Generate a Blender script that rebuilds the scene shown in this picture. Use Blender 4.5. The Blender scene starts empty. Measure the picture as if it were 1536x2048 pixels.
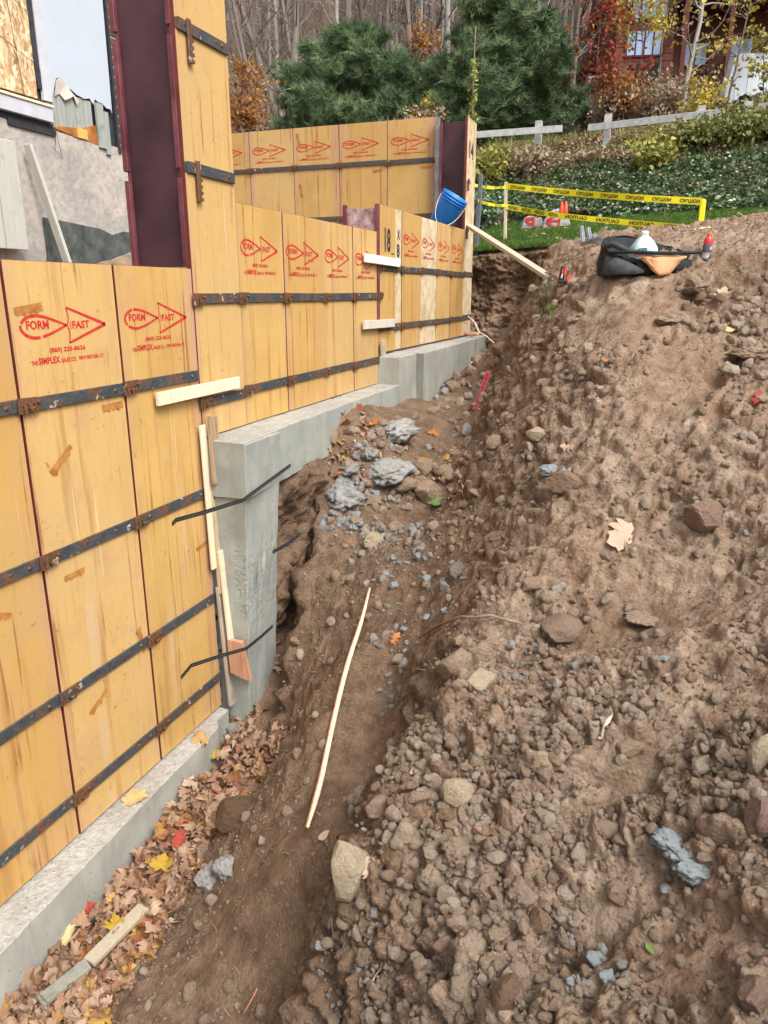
import bpy, bmesh, math, random
import numpy as np
from mathutils import Vector, Matrix, Euler, noise as mnoise
from mathutils.bvhtree import BVHTree

S = bpy.context.scene
COL = S.collection
R = math.radians
PI = math.pi

# ---------------------------------------------------------------- camera
PITCH = R(16.55); YAW = R(20.3); FPX = 1479.0          # pixels of focal length on a 1536 x 2048 frame
cam_d = bpy.data.cameras.new('camera'); cam = bpy.data.objects.new('camera', cam_d); COL.objects.link(cam)
cam_d.sensor_fit = 'VERTICAL'; cam_d.sensor_height = 36.0; cam_d.lens = 36.0 * FPX / 2048.0
cam_d.clip_start = 0.05; cam_d.clip_end = 600
cam.location = (0, 0, 0); cam.rotation_euler = (R(90) - PITCH, 0, YAW)
S.camera = cam
S.render.resolution_x = 768; S.render.resolution_y = 1024

# ---------------------------------------------------------------- light
W = bpy.data.worlds.new('World'); S.world = W; W.use_nodes = True
SUN_EL = 52; SUN_AZ = 122                              # azimuth clockwise from +Y
nt = W.node_tree; bg = nt.nodes['Background']
sky = nt.nodes.new('ShaderNodeTexSky'); sky.sky_type = 'NISHITA'; sky.sun_disc = False
sky.sun_elevation = R(SUN_EL); sky.sun_rotation = R(SUN_AZ)
sky.air_density = 1.0; sky.dust_density = 7.0; sky.ozone_density = 1.0
hs = nt.nodes.new('ShaderNodeHueSaturation'); hs.inputs['Saturation'].default_value = 0.20
nt.links.new(sky.outputs[0], hs.inputs['Color']); nt.links.new(hs.outputs[0], bg.inputs[0])
bg.inputs[1].default_value = 0.15
sl = bpy.data.lights.new('sun', 'SUN'); so = bpy.data.objects.new('sun', sl); COL.objects.link(so)
sl.energy = 1.3; sl.angle = R(18); sl.color = (1.0, 0.955, 0.90)
sd = Vector((math.sin(R(SUN_AZ)) * math.cos(R(SUN_EL)), math.cos(R(SUN_AZ)) * math.cos(R(SUN_EL)), math.sin(R(SUN_EL))))
so.rotation_euler = sd.to_track_quat('Z', 'Y').to_euler()
S.view_settings.view_transform = 'Standard'; S.view_settings.look = 'None'
S.view_settings.exposure = 0.75; S.view_settings.gamma = 1.0; S.view_settings.use_curve_mapping = False

# ---------------------------------------------------------------- helpers
def tag(o, label=None, cat=None, group=None, kind=None):
    if label: o['label'] = label
    if cat: o['category'] = cat
    if group: o['group'] = group
    if kind: o['kind'] = kind
    return o

def thing(name, label, cat, loc=(0, 0, 0), rz=0.0, group=None, rot=None):
    o = bpy.data.objects.new(name, None); COL.objects.link(o)
    o.location = loc; o.rotation_euler = rot if rot else (0, 0, rz); o.empty_display_size = 0.1
    return tag(o, label, cat, group)

def mob(name, me, parent=None, loc=None, rot=None, scale=None):
    o = bpy.data.objects.new(name, me); COL.objects.link(o)
    if parent: o.parent = parent
    if loc is not None: o.location = loc
    if rot is not None: o.rotation_euler = rot
    if scale is not None: o.scale = scale if hasattr(scale, '__len__') else (scale,) * 3
    return o

class MB:
    """collects shapes into one mesh"""
    def __init__(s): s.v = []; s.f = []; s.m = []; s.mats = []; s.smooth = []
    def mi(s, m):
        if m not in s.mats: s.mats.append(m)
        return s.mats.index(m)
    def add(s, vs, fs, m=None, smooth=False):
        b = len(s.v); s.v += [tuple(v) for v in vs]; k = s.mi(m) if m else 0
        for f in fs: s.f.append([b + i for i in f]); s.m.append(k); s.smooth.append(smooth)
    def box(s, a, b, m=None, M=None, bev=0.0):
        x0, y0, z0 = a; x1, y1, z1 = b
        if bev > 0:
            vs = []; fs = []
            # chamfered box: 24 verts
            idx = {}
            for ix in (0, 1):
                for iy in (0, 1):
                    for iz in (0, 1):
                        c = [(x0, x1)[ix], (y0, y1)[iy], (z0, z1)[iz]]; sg = [(1, -1)[ix], (1, -1)[iy], (1, -1)[iz]]
                        for ax in range(3):
                            p = list(c)
                            for o in range(3):
                                if o != ax: p[o] += sg[o] * bev
                            idx[(ix, iy, iz, ax)] = len(vs); vs.append(tuple(p))
            for ax in range(3):
                o1, o2 = [q for q in range(3) if q != ax]
                for sd_ in (0, 1):
                    q = []
                    for a1, a2 in ((0, 0), (1, 0), (1, 1), (0, 1)):
                        k = [0, 0, 0]; k[ax] = sd_; k[o1] = a1; k[o2] = a2; q.append(idx[(k[0], k[1], k[2], ax)])
                    fs.append(q)
                for a1 in (0, 1):
                    for a2 in (0, 1):
                        q = []
                        for t, axx in ((0, o1), (0, o2), (1, o2), (1, o1)):
                            k = [0, 0, 0]; k[ax] = t; k[o1] = a1; k[o2] = a2; q.append(idx[(k[0], k[1], k[2], axx)])
                        fs.append(q)
            for ix in (0, 1):
                for iy in (0, 1):
                    for iz in (0, 1): fs.append([idx[(ix, iy, iz, 0)], idx[(ix, iy, iz, 1)], idx[(ix, iy, iz, 2)]])
        else:
            vs = [(x, y, z) for x in (x0, x1) for y in (y0, y1) for z in (z0, z1)]
            fs = [(0, 1, 3, 2), (4, 6, 7, 5), (0, 4, 5, 1), (2, 3, 7, 6), (0, 2, 6, 4), (1, 5, 7, 3)]
        if M is not None: vs = [tuple(M @ Vector(v)) for v in vs]
        s.add(vs, fs, m)
        return s
    def bar(s, p, q, w, h, m=None, up=(0, 0, 1), bev=0.002, tw=0.0):
        p = Vector(p); q = Vector(q); d = q - p; L = d.length; d.normalize()
        x = d.cross(Vector(up)).normalized(); z = x.cross(d).normalized()
        M = Matrix((x, d, z)).transposed().to_4x4(); M.translation = p
        if tw: M = M @ Matrix.Rotation(tw, 4, 'Y')
        return s.box((-w / 2, 0, -h / 2), (w / 2, L, h / 2), m, M, bev)
    def tube(s, pts, rad, m=None, n=6, cap=True):
        pts = [Vector(p) for p in pts]; k = len(pts)
        if not hasattr(rad, '__len__'): rad = [rad] * k
        vs = []; fs = []; a = None
        for i, p in enumerate(pts):
            t = (pts[min(i + 1, k - 1)] - pts[max(i - 1, 0)]).normalized()
            if a is None: a = t.orthogonal().normalized()
            a = (a - t * a.dot(t)).normalized(); b = t.cross(a)
            for j in range(n):
                th = 2 * PI * j / n; vs.append(tuple(p + (a * math.cos(th) + b * math.sin(th)) * rad[i]))
        for i in range(k - 1):
            for j in range(n):
                fs.append((i * n + j, i * n + (j + 1) % n, (i + 1) * n + (j + 1) % n, (i + 1) * n + j))
        if cap: fs.append(tuple(range(n))[::-1]); fs.append(tuple((k - 1) * n + j for j in range(n)))
        s.add(vs, fs, m, True); return s
    def lathe(s, prof, m=None, n=24, M=None, sq=None):
        vs = []; fs = []; k = len(prof)
        for i, (r, z) in enumerate(prof):
            for j in range(n):
                th = 2 * PI * j / n; c, d = math.cos(th), math.sin(th)
                if sq:
                    e = sq; q = (abs(c) ** e + abs(d) ** e) ** (-1 / e); c *= q; d *= q
                v = Vector((c * r, d * r, z)); vs.append(tuple(M @ v if M is not None else v))
        for i in range(k - 1):
            for j in range(n): fs.append((i * n + j, i * n + (j + 1) % n, (i + 1) * n + (j + 1) % n, (i + 1) * n + j))
        s.add(vs, fs, m, True); return s
    def mesh(s, name):
        me = bpy.data.meshes.new(name); me.from_pydata(s.v, [], s.f)
        for m in s.mats: me.materials.append(m)
        me.polygons.foreach_set('material_index', s.m); me.polygons.foreach_set('use_smooth', s.smooth)
        me.update(); bm = bmesh.new(); bm.from_mesh(me); bmesh.ops.recalc_face_normals(bm, faces=bm.faces); bm.to_mesh(me); bm.free()
        return me
    def obj(s, name, parent=None, **k): return mob(name, s.mesh(name), parent, **k)

# value / gradient noise on numpy arrays
def _h(ix, iy, s):
    h = (ix.astype(np.int64) * 374761393 + iy.astype(np.int64) * 668265263 + s * 1442695041) & 0xffffffff
    h = ((h ^ (h >> 13)) * 1274126177) & 0xffffffff
    h = ((h ^ (h >> 16)) * 2246822519) & 0xffffffff
    return ((h ^ (h >> 15)) & 0xffffff) / 16777216.0
def vn(x, y, s=0):
    ix = np.floor(x); iy = np.floor(y); fx = x - ix; fy = y - iy
    def g(a, b):
        t = _h(ix + a, iy + b, s) * 6.2831853; return np.cos(t) * (fx - a) + np.sin(t) * (fy - b)
    ux = fx * fx * fx * (fx * (fx * 6 - 15) + 10); uy = fy * fy * fy * (fy * (fy * 6 - 15) + 10)
    a = g(0, 0); b = g(1, 0); c = g(0, 1); d = g(1, 1)
    return (a + (b - a) * ux + (c - a) * uy + (a - b - c + d) * ux * uy) * 1.5
def fbm(x, y, s=0, o=4, g=0.5):
    r = 0; a = 1.0; t = 0
    for i in range(o): r = r + a * vn(x, y, s + i * 17); t += a; a *= g; x = x * 2.03 + 11.7; y = y * 2.03 - 5.3
    return r / t
def lumps(x, y, s, rmin=0.25, rmax=0.55, dens=1.0):
    """rounded half-buried stones, one per cell; returns the height in cell units"""
    ix = np.floor(x); iy = np.floor(y); best = np.zeros_like(x)
    for a in (-1, 0, 1):
        for b in (-1, 0, 1):
            jx = ix + a; jy = iy + b
            cx = jx + _h(jx, jy, s); cy = jy + _h(jx, jy, s + 7)
            q = _h(jx, jy, s + 13); r = rmin + (rmax - rmin) * q * q
            on = (_h(jx, jy, s + 29) < dens)
            e = 0.7 + 0.6 * _h(jx, jy, s + 31); t = _h(jx, jy, s + 37) * 3.14159
            dx = x - cx; dy = y - cy; c = np.cos(t); d = np.sin(t)
            u = (dx * c + dy * d) * e; v = (-dx * d + dy * c) / e
            h = np.sqrt(np.maximum(0, r * r - u * u - v * v)) * (0.6 + 0.5 * _h(jx, jy, s + 41)) * on
            best = np.maximum(best, h)
    return best
def vn3(x, y, z, s=0):
    ix, iy, iz = np.floor(x), np.floor(y), np.floor(z); fx, fy, fz = x - ix, y - iy, z - iz
    ux, uy, uz = [f * f * (3 - 2 * f) for f in (fx, fy, fz)]; r = 0
    ix = ix.astype(np.int64); iy = iy.astype(np.int64); iz = iz.astype(np.int64)
    for c in (0, 1):
        wz = uz if c else 1 - uz
        for a in (0, 1):
            wx = (ux if a else 1 - ux) * wz
            for b in (0, 1): r = r + wx * (uy if b else 1 - uy) * _h(ix + a + (iz + c) * 57, iy + b + (iz + c) * 131, s)
    return (r - .5) * 1.7
def fbm3(x, y, z, s=0, o=4, g=0.5):
    r = 0; a = 1.0; t = 0
    for i in range(o): r = r + a * vn3(x, y, z, s + i * 17); t += a; a *= g; x = x * 2.03 + 11.7; y = y * 2.03 - 5.3; z = z * 2.03 + 3.1
    return r / t
def lumps3(x, y, z, s, rmin=.25, rmax=.55, dens=1.0):
    ix, iy, iz = [np.floor(q - .5).astype(np.int64) for q in (x, y, z)]; best = np.zeros_like(x)
    for a in (0, 1):
        for b in (0, 1):
            for c in (0, 1):
                jx = ix + a + (iz + c) * 57; jy = iy + b + (iz + c) * 131
                q = _h(jx, jy, s + 13); r = rmin + (rmax - rmin) * q * q; h1 = _h(jx, jy, s); h2 = _h(jx, jy, s + 7); h3 = (h1 * 7.31 + h2 * 3.77) % 1
                d = (x - (ix + a + .25 + .5 * h1)) ** 2 + (y - (iy + b + .25 + .5 * h2)) ** 2 + (z - (iz + c + .25 + .5 * h3)) ** 2
                best = np.maximum(best, np.sqrt(np.maximum(0, r * r - d)) * (.6 + .5 * h3) * (q < dens) / max(dens, .01) ** .0)
    return best
def sst(a, b, x):
    t = np.clip((x - a) / (b - a), 0, 1); return t * t * (3 - 2 * t)

# ---------------------------------------------------------------- materials
def newmat(name, rough=0.85, spec=0.25):
    m = bpy.data.materials.new(name); m.use_nodes = True
    b = m.node_tree.nodes['Principled BSDF']; b.inputs['Roughness'].default_value = rough
    b.inputs['Specular IOR Level'].default_value = spec
    return m, m.node_tree, b
class N:
    """short-hand for node building"""
    def __init__(s, t): s.t = t
    def n(s, ty, **k):
        o = s.t.nodes.new('ShaderNode' + ty)
        for a, v in k.items():
            if a.startswith('i_'):
                key = a[2:].replace('_', ' '); key = int(key) if key.isdigit() else key
                if hasattr(v, 'node'): s.t.links.new(v, o.inputs[key])
                else: o.inputs[key].default_value = v
            else: setattr(o, a, v)
        return o
    def co(s, kind='Object', scale=(1, 1, 1), loc=None, rnd=False):
        c = s.n('TexCoord').outputs[kind] if kind != 'World' else s.n('NewGeometry').outputs['Position']
        mp = s.n('Mapping'); s.t.links.new(c, mp.inputs[0]); mp.inputs['Scale'].default_value = scale
        if rnd:
            oi = s.n('ObjectInfo'); k = s.n('Vector' + 'Math', operation='SCALE'); k.inputs[0].default_value = (31.7, 17.3, 23.9)
            s.t.links.new(oi.outputs['Random'], k.inputs['Scale']); s.t.links.new(k.outputs[0], mp.inputs['Location'])
        return mp.outputs[0]
    def noise(s, vec, sc, det=4, rough=0.55, dist=0.0):
        o = s.n('TexNoise', i_Scale=sc, i_Detail=det, i_Roughness=rough, i_Distortion=dist); s.t.links.new(vec, o.inputs['Vector']); return o.outputs[0]
    def voro(s, vec, sc, feat='F1', out='Distance', rnd=1.0):
        o = s.n('TexVoronoi', feature=feat); o.inputs['Scale'].default_value = sc; o.inputs['Randomness'].default_value = rnd
        s.t.links.new(vec, o.inputs['Vector']); return o.outputs[out]
    def ramp(s, f, stops, interp='LINEAR'):
        o = s.n('ValToRGB'); s.t.links.new(f, o.inputs[0]); e = o.color_ramp.elements; o.color_ramp.interpolation = interp
        while len(e) < len(stops): e.new(0.5)
        for i, (p, c) in enumerate(stops):
            e[i].position = p; e[i].color = (c, c, c, 1) if not hasattr(c, '__len__') else (*c[:3], 1)
        return o.outputs[0]
    def mix(s, f, a, b, mode='MIX'):
        o = s.n('MixRGB', blend_type=mode)
        for k, v in ((0, f), (1, a), (2, b)):
            if hasattr(v, 'node'): s.t.links.new(v, o.inputs[k])
            elif k == 0: o.inputs[0].default_value = v
            else: o.inputs[k].default_value = (*v[:3], 1) if hasattr(v, '__len__') else (v, v, v, 1)
        return o.outputs[0]
    def math(s, op, a, b=None):
        o = s.n('Math', operation=op)
        for k, v in ((0, a), (1, b)):
            if v is None: continue
            if hasattr(v, 'node'): s.t.links.new(v, o.inputs[k])
            else: o.inputs[k].default_value = v
        return o.outputs[0]
    def bump(s, h, st=0.5, d=0.01, b=None):
        o = s.n('Bump', i_Strength=st, i_Distance=d); s.t.links.new(h, o.inputs['Height']); s.t.links.new(o.outputs[0], b.inputs['Normal']); return o
    def rnd(s): return s.n('ObjectInfo').outputs['Random']
    def to(s, o, b, key='Base Color'): s.t.links.new(o, b.inputs[key])

def plain(name, c, rough=0.7, spec=0.3, var=0.25, sc=12, metal=0.0, bump=0.0, c2=None):
    m, t, b = newmat(name, rough, spec); n = N(t); v = n.co(rnd=True)
    f = n.noise(v, sc, 5, 0.6)
    lo = tuple(x * (1 - var) for x in c); hi = c2 if c2 else tuple(min(1, x * (1 + var)) for x in c)
    n.to(n.ramp(f, [(0.3, lo), (0.7, hi)]), b); b.inputs['Metallic'].default_value = metal
    if bump: n.bump(n.noise(v, sc * 4, 4, 0.65), 0.6, bump, b)
    return m

def mat_soil():
    m, t, b = newmat('soil', 0.95, 0.12); n = N(t); p = n.co('World')
    dry = n.n('Attribute', attribute_name='dry').outputs['Fac']
    big = n.noise(p, 1.6, 4, 0.6); mid = n.noise(p, 9, 5, 0.62); fine = n.noise(p, 70, 4, 0.7); tiny = n.noise(p, 260, 3, 0.7)
    moist = n.mix(n.ramp(mid, [(0.32, 0), (0.68, 1)]), (0.128, 0.079, 0.050), (0.265, 0.178, 0.118))
    moist = n.mix(n.ramp(big, [(0.5, 0), (0.66, 0.5)]), moist, (0.26, 0.175, 0.105))
    dryc = n.mix(n.ramp(mid, [(0.35, 0), (0.65, 1)]), (0.235, 0.155, 0.104), (0.45, 0.345, 0.252))
    dryc = n.mix(n.ramp(big, [(0.42, 0), (0.62, 0.6)]), dryc, (0.28, 0.165, 0.105))
    f = n.math('ADD', dry, n.math('MULTIPLY', n.math('SUBTRACT', fine, 0.5), 0.9))
    c = n.mix(n.ramp(f, [(0.25, 0), (0.75, 1)]), moist, dryc)
    sp = n.voro(p, 95, out='Distance'); spc = n.voro(p, 95, out='Color')
    pale = n.ramp(n.math('MULTIPLY', n.math('LESS_THAN', sp, 0.32), n.n('SeparateColor').outputs[0]), [(0, 0), (1, 1)])
    sc_ = n.n('SeparateColor'); t.links.new(spc, sc_.inputs[0])
    hit = n.math('MULTIPLY', n.math('LESS_THAN', sp, 0.33), n.math('GREATER_THAN', sc_.outputs[0], 0.80))
    hit = n.math('MULTIPLY', hit, n.ramp(n.noise(p, 5, 3), [(.5, 0), (.62, 1)]))
    c = n.mix(n.math('MULTIPLY', hit, 0.5), c, (0.36, 0.30, 0.25))
    c = n.mix(n.ramp(n.noise(p, 3.3, 5, .7), [(.55, 0), (.68, .35)]), c, (0.30, 0.20, 0.12))
    c = n.mix(n.ramp(n.noise(p, 22, 5, .7), [(.38, .5), (.52, 0)]), c, n.mix(.5, c, (.045, .028, .02)))
    c = n.mix(n.ramp(tiny, [(0.3, 0.5), (0.62, 0)]), c, n.mix(0.55, c, (0.03, 0.018, 0.012)))
    n.to(c, b)
    pale  # unused helper output
    h = n.math('ADD', n.math('MULTIPLY', fine, 1.0), n.math('MULTIPLY', tiny, 0.45))
    h = n.math('SUBTRACT', h, n.math('MULTIPLY', n.math('MINIMUM', n.voro(p, 60), 0.6), 0.7))
    n.bump(h, 1.0, 0.012, b); return m

def mat_rock(name, ca, cb, dirt=(0.20, 0.125, 0.085), amt=0.5):
    m, t, b = newmat(name, 0.93, 0.15); n = N(t); p = n.co(rnd=True)
    f = n.noise(p, 5, 5, 0.65); g = n.noise(p, 28, 4, 0.7)
    c = n.mix(n.rnd(), ca, cb); c = n.mix(n.ramp(g, [(0.35, 0.45), (0.6, 0)]), c, n.mix(0.6, c, (0.07, 0.05, 0.035)))
    c = n.mix(n.ramp(f, [(0.45, 0), (0.6, amt)]), c, dirt)
    n.to(c, b); n.bump(n.math('ADD', f, n.math('MULTIPLY', g, 0.4)), 0.8, 0.05, b); return m

def mat_ply():
    m, t, b = newmat('form_plywood', 0.55, 0.35); n = N(t)
    p = n.co(rnd=True); pv = n.co(scale=(1, 1, 0.05), rnd=True); pg = n.co(scale=(1, 1, 0.16), rnd=True); po = n.co()
    q = n.noise(p, 2.2, 4, 0.55); grain = n.noise(pg, 60, 5, 0.6, 0.4); drip = n.noise(pv, 16, 3, 0.6); patch = n.noise(p, 3.6, 5, 0.65)
    r = n.rnd()
    base = n.mix(n.ramp(q, [(0.3, 0), (0.7, 1)]), (0.46, 0.278, 0.088), (0.60, 0.385, 0.130))
    base = n.mix(n.ramp(r, [(0.0, 0.0), (0.45, 0.0), (0.46, 0.55), (.7, .5), (.71, 0), (1, 0)], 'LINEAR'), base, (0.58, 0.385, 0.165))
    base = n.mix(n.ramp(r, [(0.0, 0.0), (.7, 0), (.71, .65), (1, .65)]), base, (0.50, 0.295, 0.095))
    dr2 = n.noise(n.co(scale=(1, 1, 0.02), rnd=True), 38, 2, 0.5)
    c = n.mix(n.ramp(grain, [(0.3, 0.22), (0.5, 0)]), base, (0.42, 0.23, 0.07))
    c = n.mix(n.ramp(drip, [(0.56, 0), (0.68, 0.55)]), c, (0.34, 0.16, 0.05))      # brown run marks
    c = n.mix(n.math('MULTIPLY', n.ramp(n.noise(pv, 9, 3, 0.6), [(0.60, 0), (0.68, 0.6)]), n.ramp(patch, [(0.46, 0), (0.62, .7)])), c, (0.58, 0.47, 0.37))   # cement haze
    c = n.mix(n.ramp(patch, [(0.53, 0), (0.70, 0.6)]), c, (0.45, 0.265, 0.13))
    c = n.mix(n.ramp(n.noise(p, 1.1, 5, 0.7), [(0.5, 0), (0.68, 0.45)]), c, (0.42, 0.29, 0.14))      # pinkish wear
    sx = n.n('SeparateXYZ'); t.links.new(po, sx.inputs[0]); eg = n.ramp(sx.outputs[0], [(0, 1), (.075, 0)]); eg2 = n.ramp(sx.outputs[0], [(.50, 0), (.585, 1)])
    eg = n.math('MULTIPLY', n.math('MAXIMUM', eg, eg2), n.ramp(n.noise(pv, 3, 4, .7), [(.42, 0), (.62, .8)])); c = n.mix(eg, c, (.45, .25, .19))
    sp = n.noise(p, 45, 3, 0.6); c = n.mix(n.math('MULTIPLY', n.ramp(sp, [(0.63, 0), (0.68, 0.7)]), n.ramp(n.noise(p, 5, 2), [(0.5, 0), (0.6, 1)])), c, (0.30, 0.13, 0.05))
    c = n.mix(n.math('MULTIPLY', n.ramp(dr2, [(.62, 0), (.655, .7)]), n.ramp(n.noise(p, 2.5, 3), [(.42, 0), (.58, 1)])), c, (.27, .10, .03))
    ln = n.noise(n.co(scale=(1, 1, 0.015), rnd=True), 55, 2, 0.5); c = n.mix(n.ramp(ln, [(0.70, 0), (0.73, 0.4)]), c, (0.72, 0.58, 0.36))
    n.to(c, b); n.to(n.ramp(patch, [(0.3, 0.42), (0.7, 0.7)]), b, 'Roughness'); n.bump(n.math('ADD', grain, n.math('MULTIPLY', sp, 0.5)), 0.25, 0.002, b)
    return m

def mat_concrete(name, base=(0.41, 0.41, 0.365), dark=(0.28, 0.285, 0.25), rough_top=False, warm=(0.42, 0.38, 0.32)):
    m, t, b = newmat(name, 0.9, 0.2); n = N(t); p = n.co('World')
    a = n.noise(p, 3, 5, 0.6); g = n.noise(p, 30, 5, 0.65); v = n.voro(p, 45)
    c = n.mix(n.ramp(a, [(0.3, 0), (0.7, 1)]), dark, base)
    c = n.mix(n.ramp(n.noise(p, 7, 3), [(0.52, 0), (0.7, 0.5)]), c, warm)
    streak = n.noise(n.co('World', scale=(1, 1, 0.08)), 22, 3, 0.6); c = n.mix(n.ramp(streak, [(0.55, 0), (0.72, 0.35)]), c, tuple(x * 0.7 for x in base))
    holes = n.ramp(n.voro(p, 38), [(0.08, 1), (0.16, 0)]); pick = n.ramp(n.noise(p, 8, 2), [(0.5, 0), (0.55, 1)])
    c = n.mix(n.math('MULTIPLY', n.math('MULTIPLY', holes, pick), 0.75), c, (0.10, 0.10, 0.09))
    if rough_top:
        c = n.mix(n.ramp(g, [(0.38, 0.55), (0.6, 0)]), c, (0.27, 0.235, 0.20)); c = n.mix(n.ramp(n.noise(p, 75, 3), [(0.56, 0), (0.66, 0.35)]), c, (0.54, 0.53, 0.49))
    if name.startswith('pier'):      # honeycombed strip down the outer corner
        sp = n.n('SeparateXYZ'); t.links.new(p, sp.inputs[0]); gx = n.math('DIVIDE', n.math('ADD', sp.outputs[0], 2.115), 0.085); gzz = n.math('DIVIDE', n.math('ADD', sp.outputs[2], 1.62), 0.38)
        k = n.math('SUBTRACT', 1.0, n.math('ADD', n.math('MULTIPLY', gx, gx), n.math('MULTIPLY', gzz, gzz))); k = n.math('ADD', k, n.math('MULTIPLY', n.math('SUBTRACT', n.noise(p, 14, 4, .7), .5), 3.2)); hc = n.ramp(k, [(.55, 0), (.75, 1)])
        vv = n.noise(p, 62, 5, .75); c = n.mix(n.math('MULTIPLY', hc, n.ramp(vv, [(.50, 0), (.64, .75)])), c, (.13, .14, .135)); c = n.mix(n.math('MULTIPLY', hc, n.ramp(vv, [(.36, .7), (.47, 0)])), c, (.47, .50, .49))
        g = n.math('ADD', g, n.math('MULTIPLY', hc, n.math('SUBTRACT', .9, n.math('MULTIPLY', vv, 3.5))))
    c = n.mix(n.ramp(n.noise(n.co('World', scale=(1, 1, .12)), 9, 5, .65), [(.5, 0), (.66, .4)]), c, tuple(x * .55 for x in base))
    c = n.mix(n.ramp(n.noise(p, 1.7, 6, .7), [(.48, 0), (.62, .5)]), c, tuple(x * .62 for x in base))
    c = n.mix(n.ramp(n.noise(p, 4.5, 6, .72), [(.58, 0), (.66, .45)]), c, (.26, .215, .165))
    n.to(c, b); h = n.math('SUBTRACT', n.math('MULTIPLY', g, 1.0 if rough_top else 0.35), n.math('MULTIPLY', holes, 0.5))
    n.bump(h, 0.8, 0.02 if rough_top else 0.006, b); return m

def mat_wood(name, a, c2, knots=0.5, grey=0.0, dirt=0.0, axis=(1, 1, 0.08)):
    m, t, b = newmat(name, 0.8, 0.2); n = N(t); p = n.co(scale=axis, rnd=True); po = n.co(rnd=True)
    g = n.noise(p, 45, 5, 0.6, 0.6); k = n.noise(po, 7, 4, 0.6)
    c = n.mix(n.ramp(g, [(0.3, 0), (0.7, 1)]), a, c2)
    if grey: c = n.mix(grey, c, (0.30, 0.28, 0.25))
    c = n.mix(n.ramp(k, [(0.58, 0), (0.7, 0.7 * knots + dirt)]), c, tuple(x * 0.35 for x in a))
    n.to(c, b); n.bump(g, 0.4, 0.003, b); return m

def mat_steel(name='band_steel', rust=0.35, c=(0.068, 0.075, 0.082)):
    m, t, b = newmat(name, 0.5, 0.4); n = N(t); p = n.co(rnd=True); b.inputs['Metallic'].default_value = 0.35
    a = n.noise(p, 10, 5, 0.65); g = n.noise(p, 60, 4, 0.7)
    s = n.mix(n.ramp(g, [(0.3, 0), (0.7, 1)]), tuple(x * 0.7 for x in c), tuple(x * 1.5 for x in c))
    s = n.mix(n.ramp(a, [(0.60 - rust * 0.3, 0), (0.72 - rust * 0.3, 0.85)]), s, n.mix(n.ramp(g, [(0.3, 0), (0.7, 1)]), (0.095, 0.042, 0.02), (0.24, 0.10, 0.035)))
    s = n.mix(n.ramp(n.noise(p, 17, 3), [(0.66, 0), (0.70, 0.8)]), s, (0.50, 0.48, 0.44))
    n.to(s, b); n.to(n.ramp(a, [(0.4, 0.38), (0.6, 0.85)]), b, 'Roughness'); n.bump(g, 0.4, 0.002, b); return m

def mat_leaf(name, stops, trans=0.0, inst=True, rough=0.7):
    m, t, b = newmat(name, rough, 0.2); n = N(t)
    r = n.rnd() if inst else n.n('Attribute', attribute_name='tint').outputs['Fac']
    c = n.ramp(r, stops); p = n.co(); g = n.noise(p, 30, 3, 0.6)
    c = n.mix(n.ramp(g, [(0.35, 0.35), (0.6, 0)]), c, n.mix(0.6, c, (0.05, 0.025, 0.012))); n.to(c, b)
    if trans:
        tr = n.n('BsdfTranslucent'); t.links.new(c, tr.inputs[0]); mx = n.n('MixShader'); mx.inputs[0].default_value = trans
        out = t.nodes['Material Output']; t.links.new(b.outputs[0], mx.inputs[1]); t.links.new(tr.outputs[0], mx.inputs[2]); t.links.new(mx.outputs[0], out.inputs[0])
    return m

SOIL = mat_soil()
ROCK = mat_rock('field_stone', (0.47, 0.355, 0.245), (0.42, 0.305, 0.215), (0.28, 0.185, 0.12), 0.65)
CLOD = mat_rock('soil_clod', (0.40, 0.285, 0.20), (0.54, 0.42, 0.315), (0.30, 0.20, 0.135), 0.5)
PEB = mat_rock('pebble', (0.44, 0.33, 0.245), (0.60, 0.49, 0.385), (0.36, 0.26, 0.185), 0.3)
PALE = mat_rock('pale_stone', (0.62, 0.50, 0.35), (0.56, 0.45, 0.32), (0.38, 0.27, 0.18), 0.45)
SLAG = mat_rock('blue_grey_concrete', (0.51, 0.515, 0.505), (0.42, 0.425, 0.415), (0.33, 0.27, 0.21), 0.7)
BLUE = mat_rock('bluish_mortar', (0.42, 0.49, 0.53), (0.50, 0.56, 0.59), (0.36, 0.33, 0.29), 0.35)
PLY = mat_ply()
EDGE = plain('oxblood_edge', (0.13, 0.028, 0.022), 0.6)
CONC = mat_concrete('footing_concrete'); CONCT = mat_concrete('footing_top', (0.46, 0.45, 0.41), (0.34, 0.32, 0.28), True)
PIERC = mat_concrete('pier_concrete', (0.37, 0.385, 0.345), (0.26, 0.275, 0.25))
STEEL = mat_steel(rust=.32); RUST = mat_steel('rusty_steel', 0.9, (0.11, 0.10, 0.09))
BARE = mat_leaf
# ---------------------------------------------------------------- the lie of the land
_F = Vector((-math.sin(YAW) * math.cos(PITCH), math.cos(YAW) * math.cos(PITCH), -math.sin(PITCH)))
_R = Vector((math.cos(YAW), math.sin(YAW), 0)); _U = _R.cross(_F)
def sight(u, v): return (_F * FPX + _R * (u - 768) + _U * (1024 - v)).normalized()
def on_z(u, v, z): d = sight(u, v); return d * (z / d.z)
def on_x(u, v, x): d = sight(u, v); return d * (x / d.x)
def on_y(u, v, y): d = sight(u, v); return d * (y / d.y)
def on_d(u, v, D): d = sight(u, v); return d * (D / math.hypot(d.x, d.y))

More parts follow.
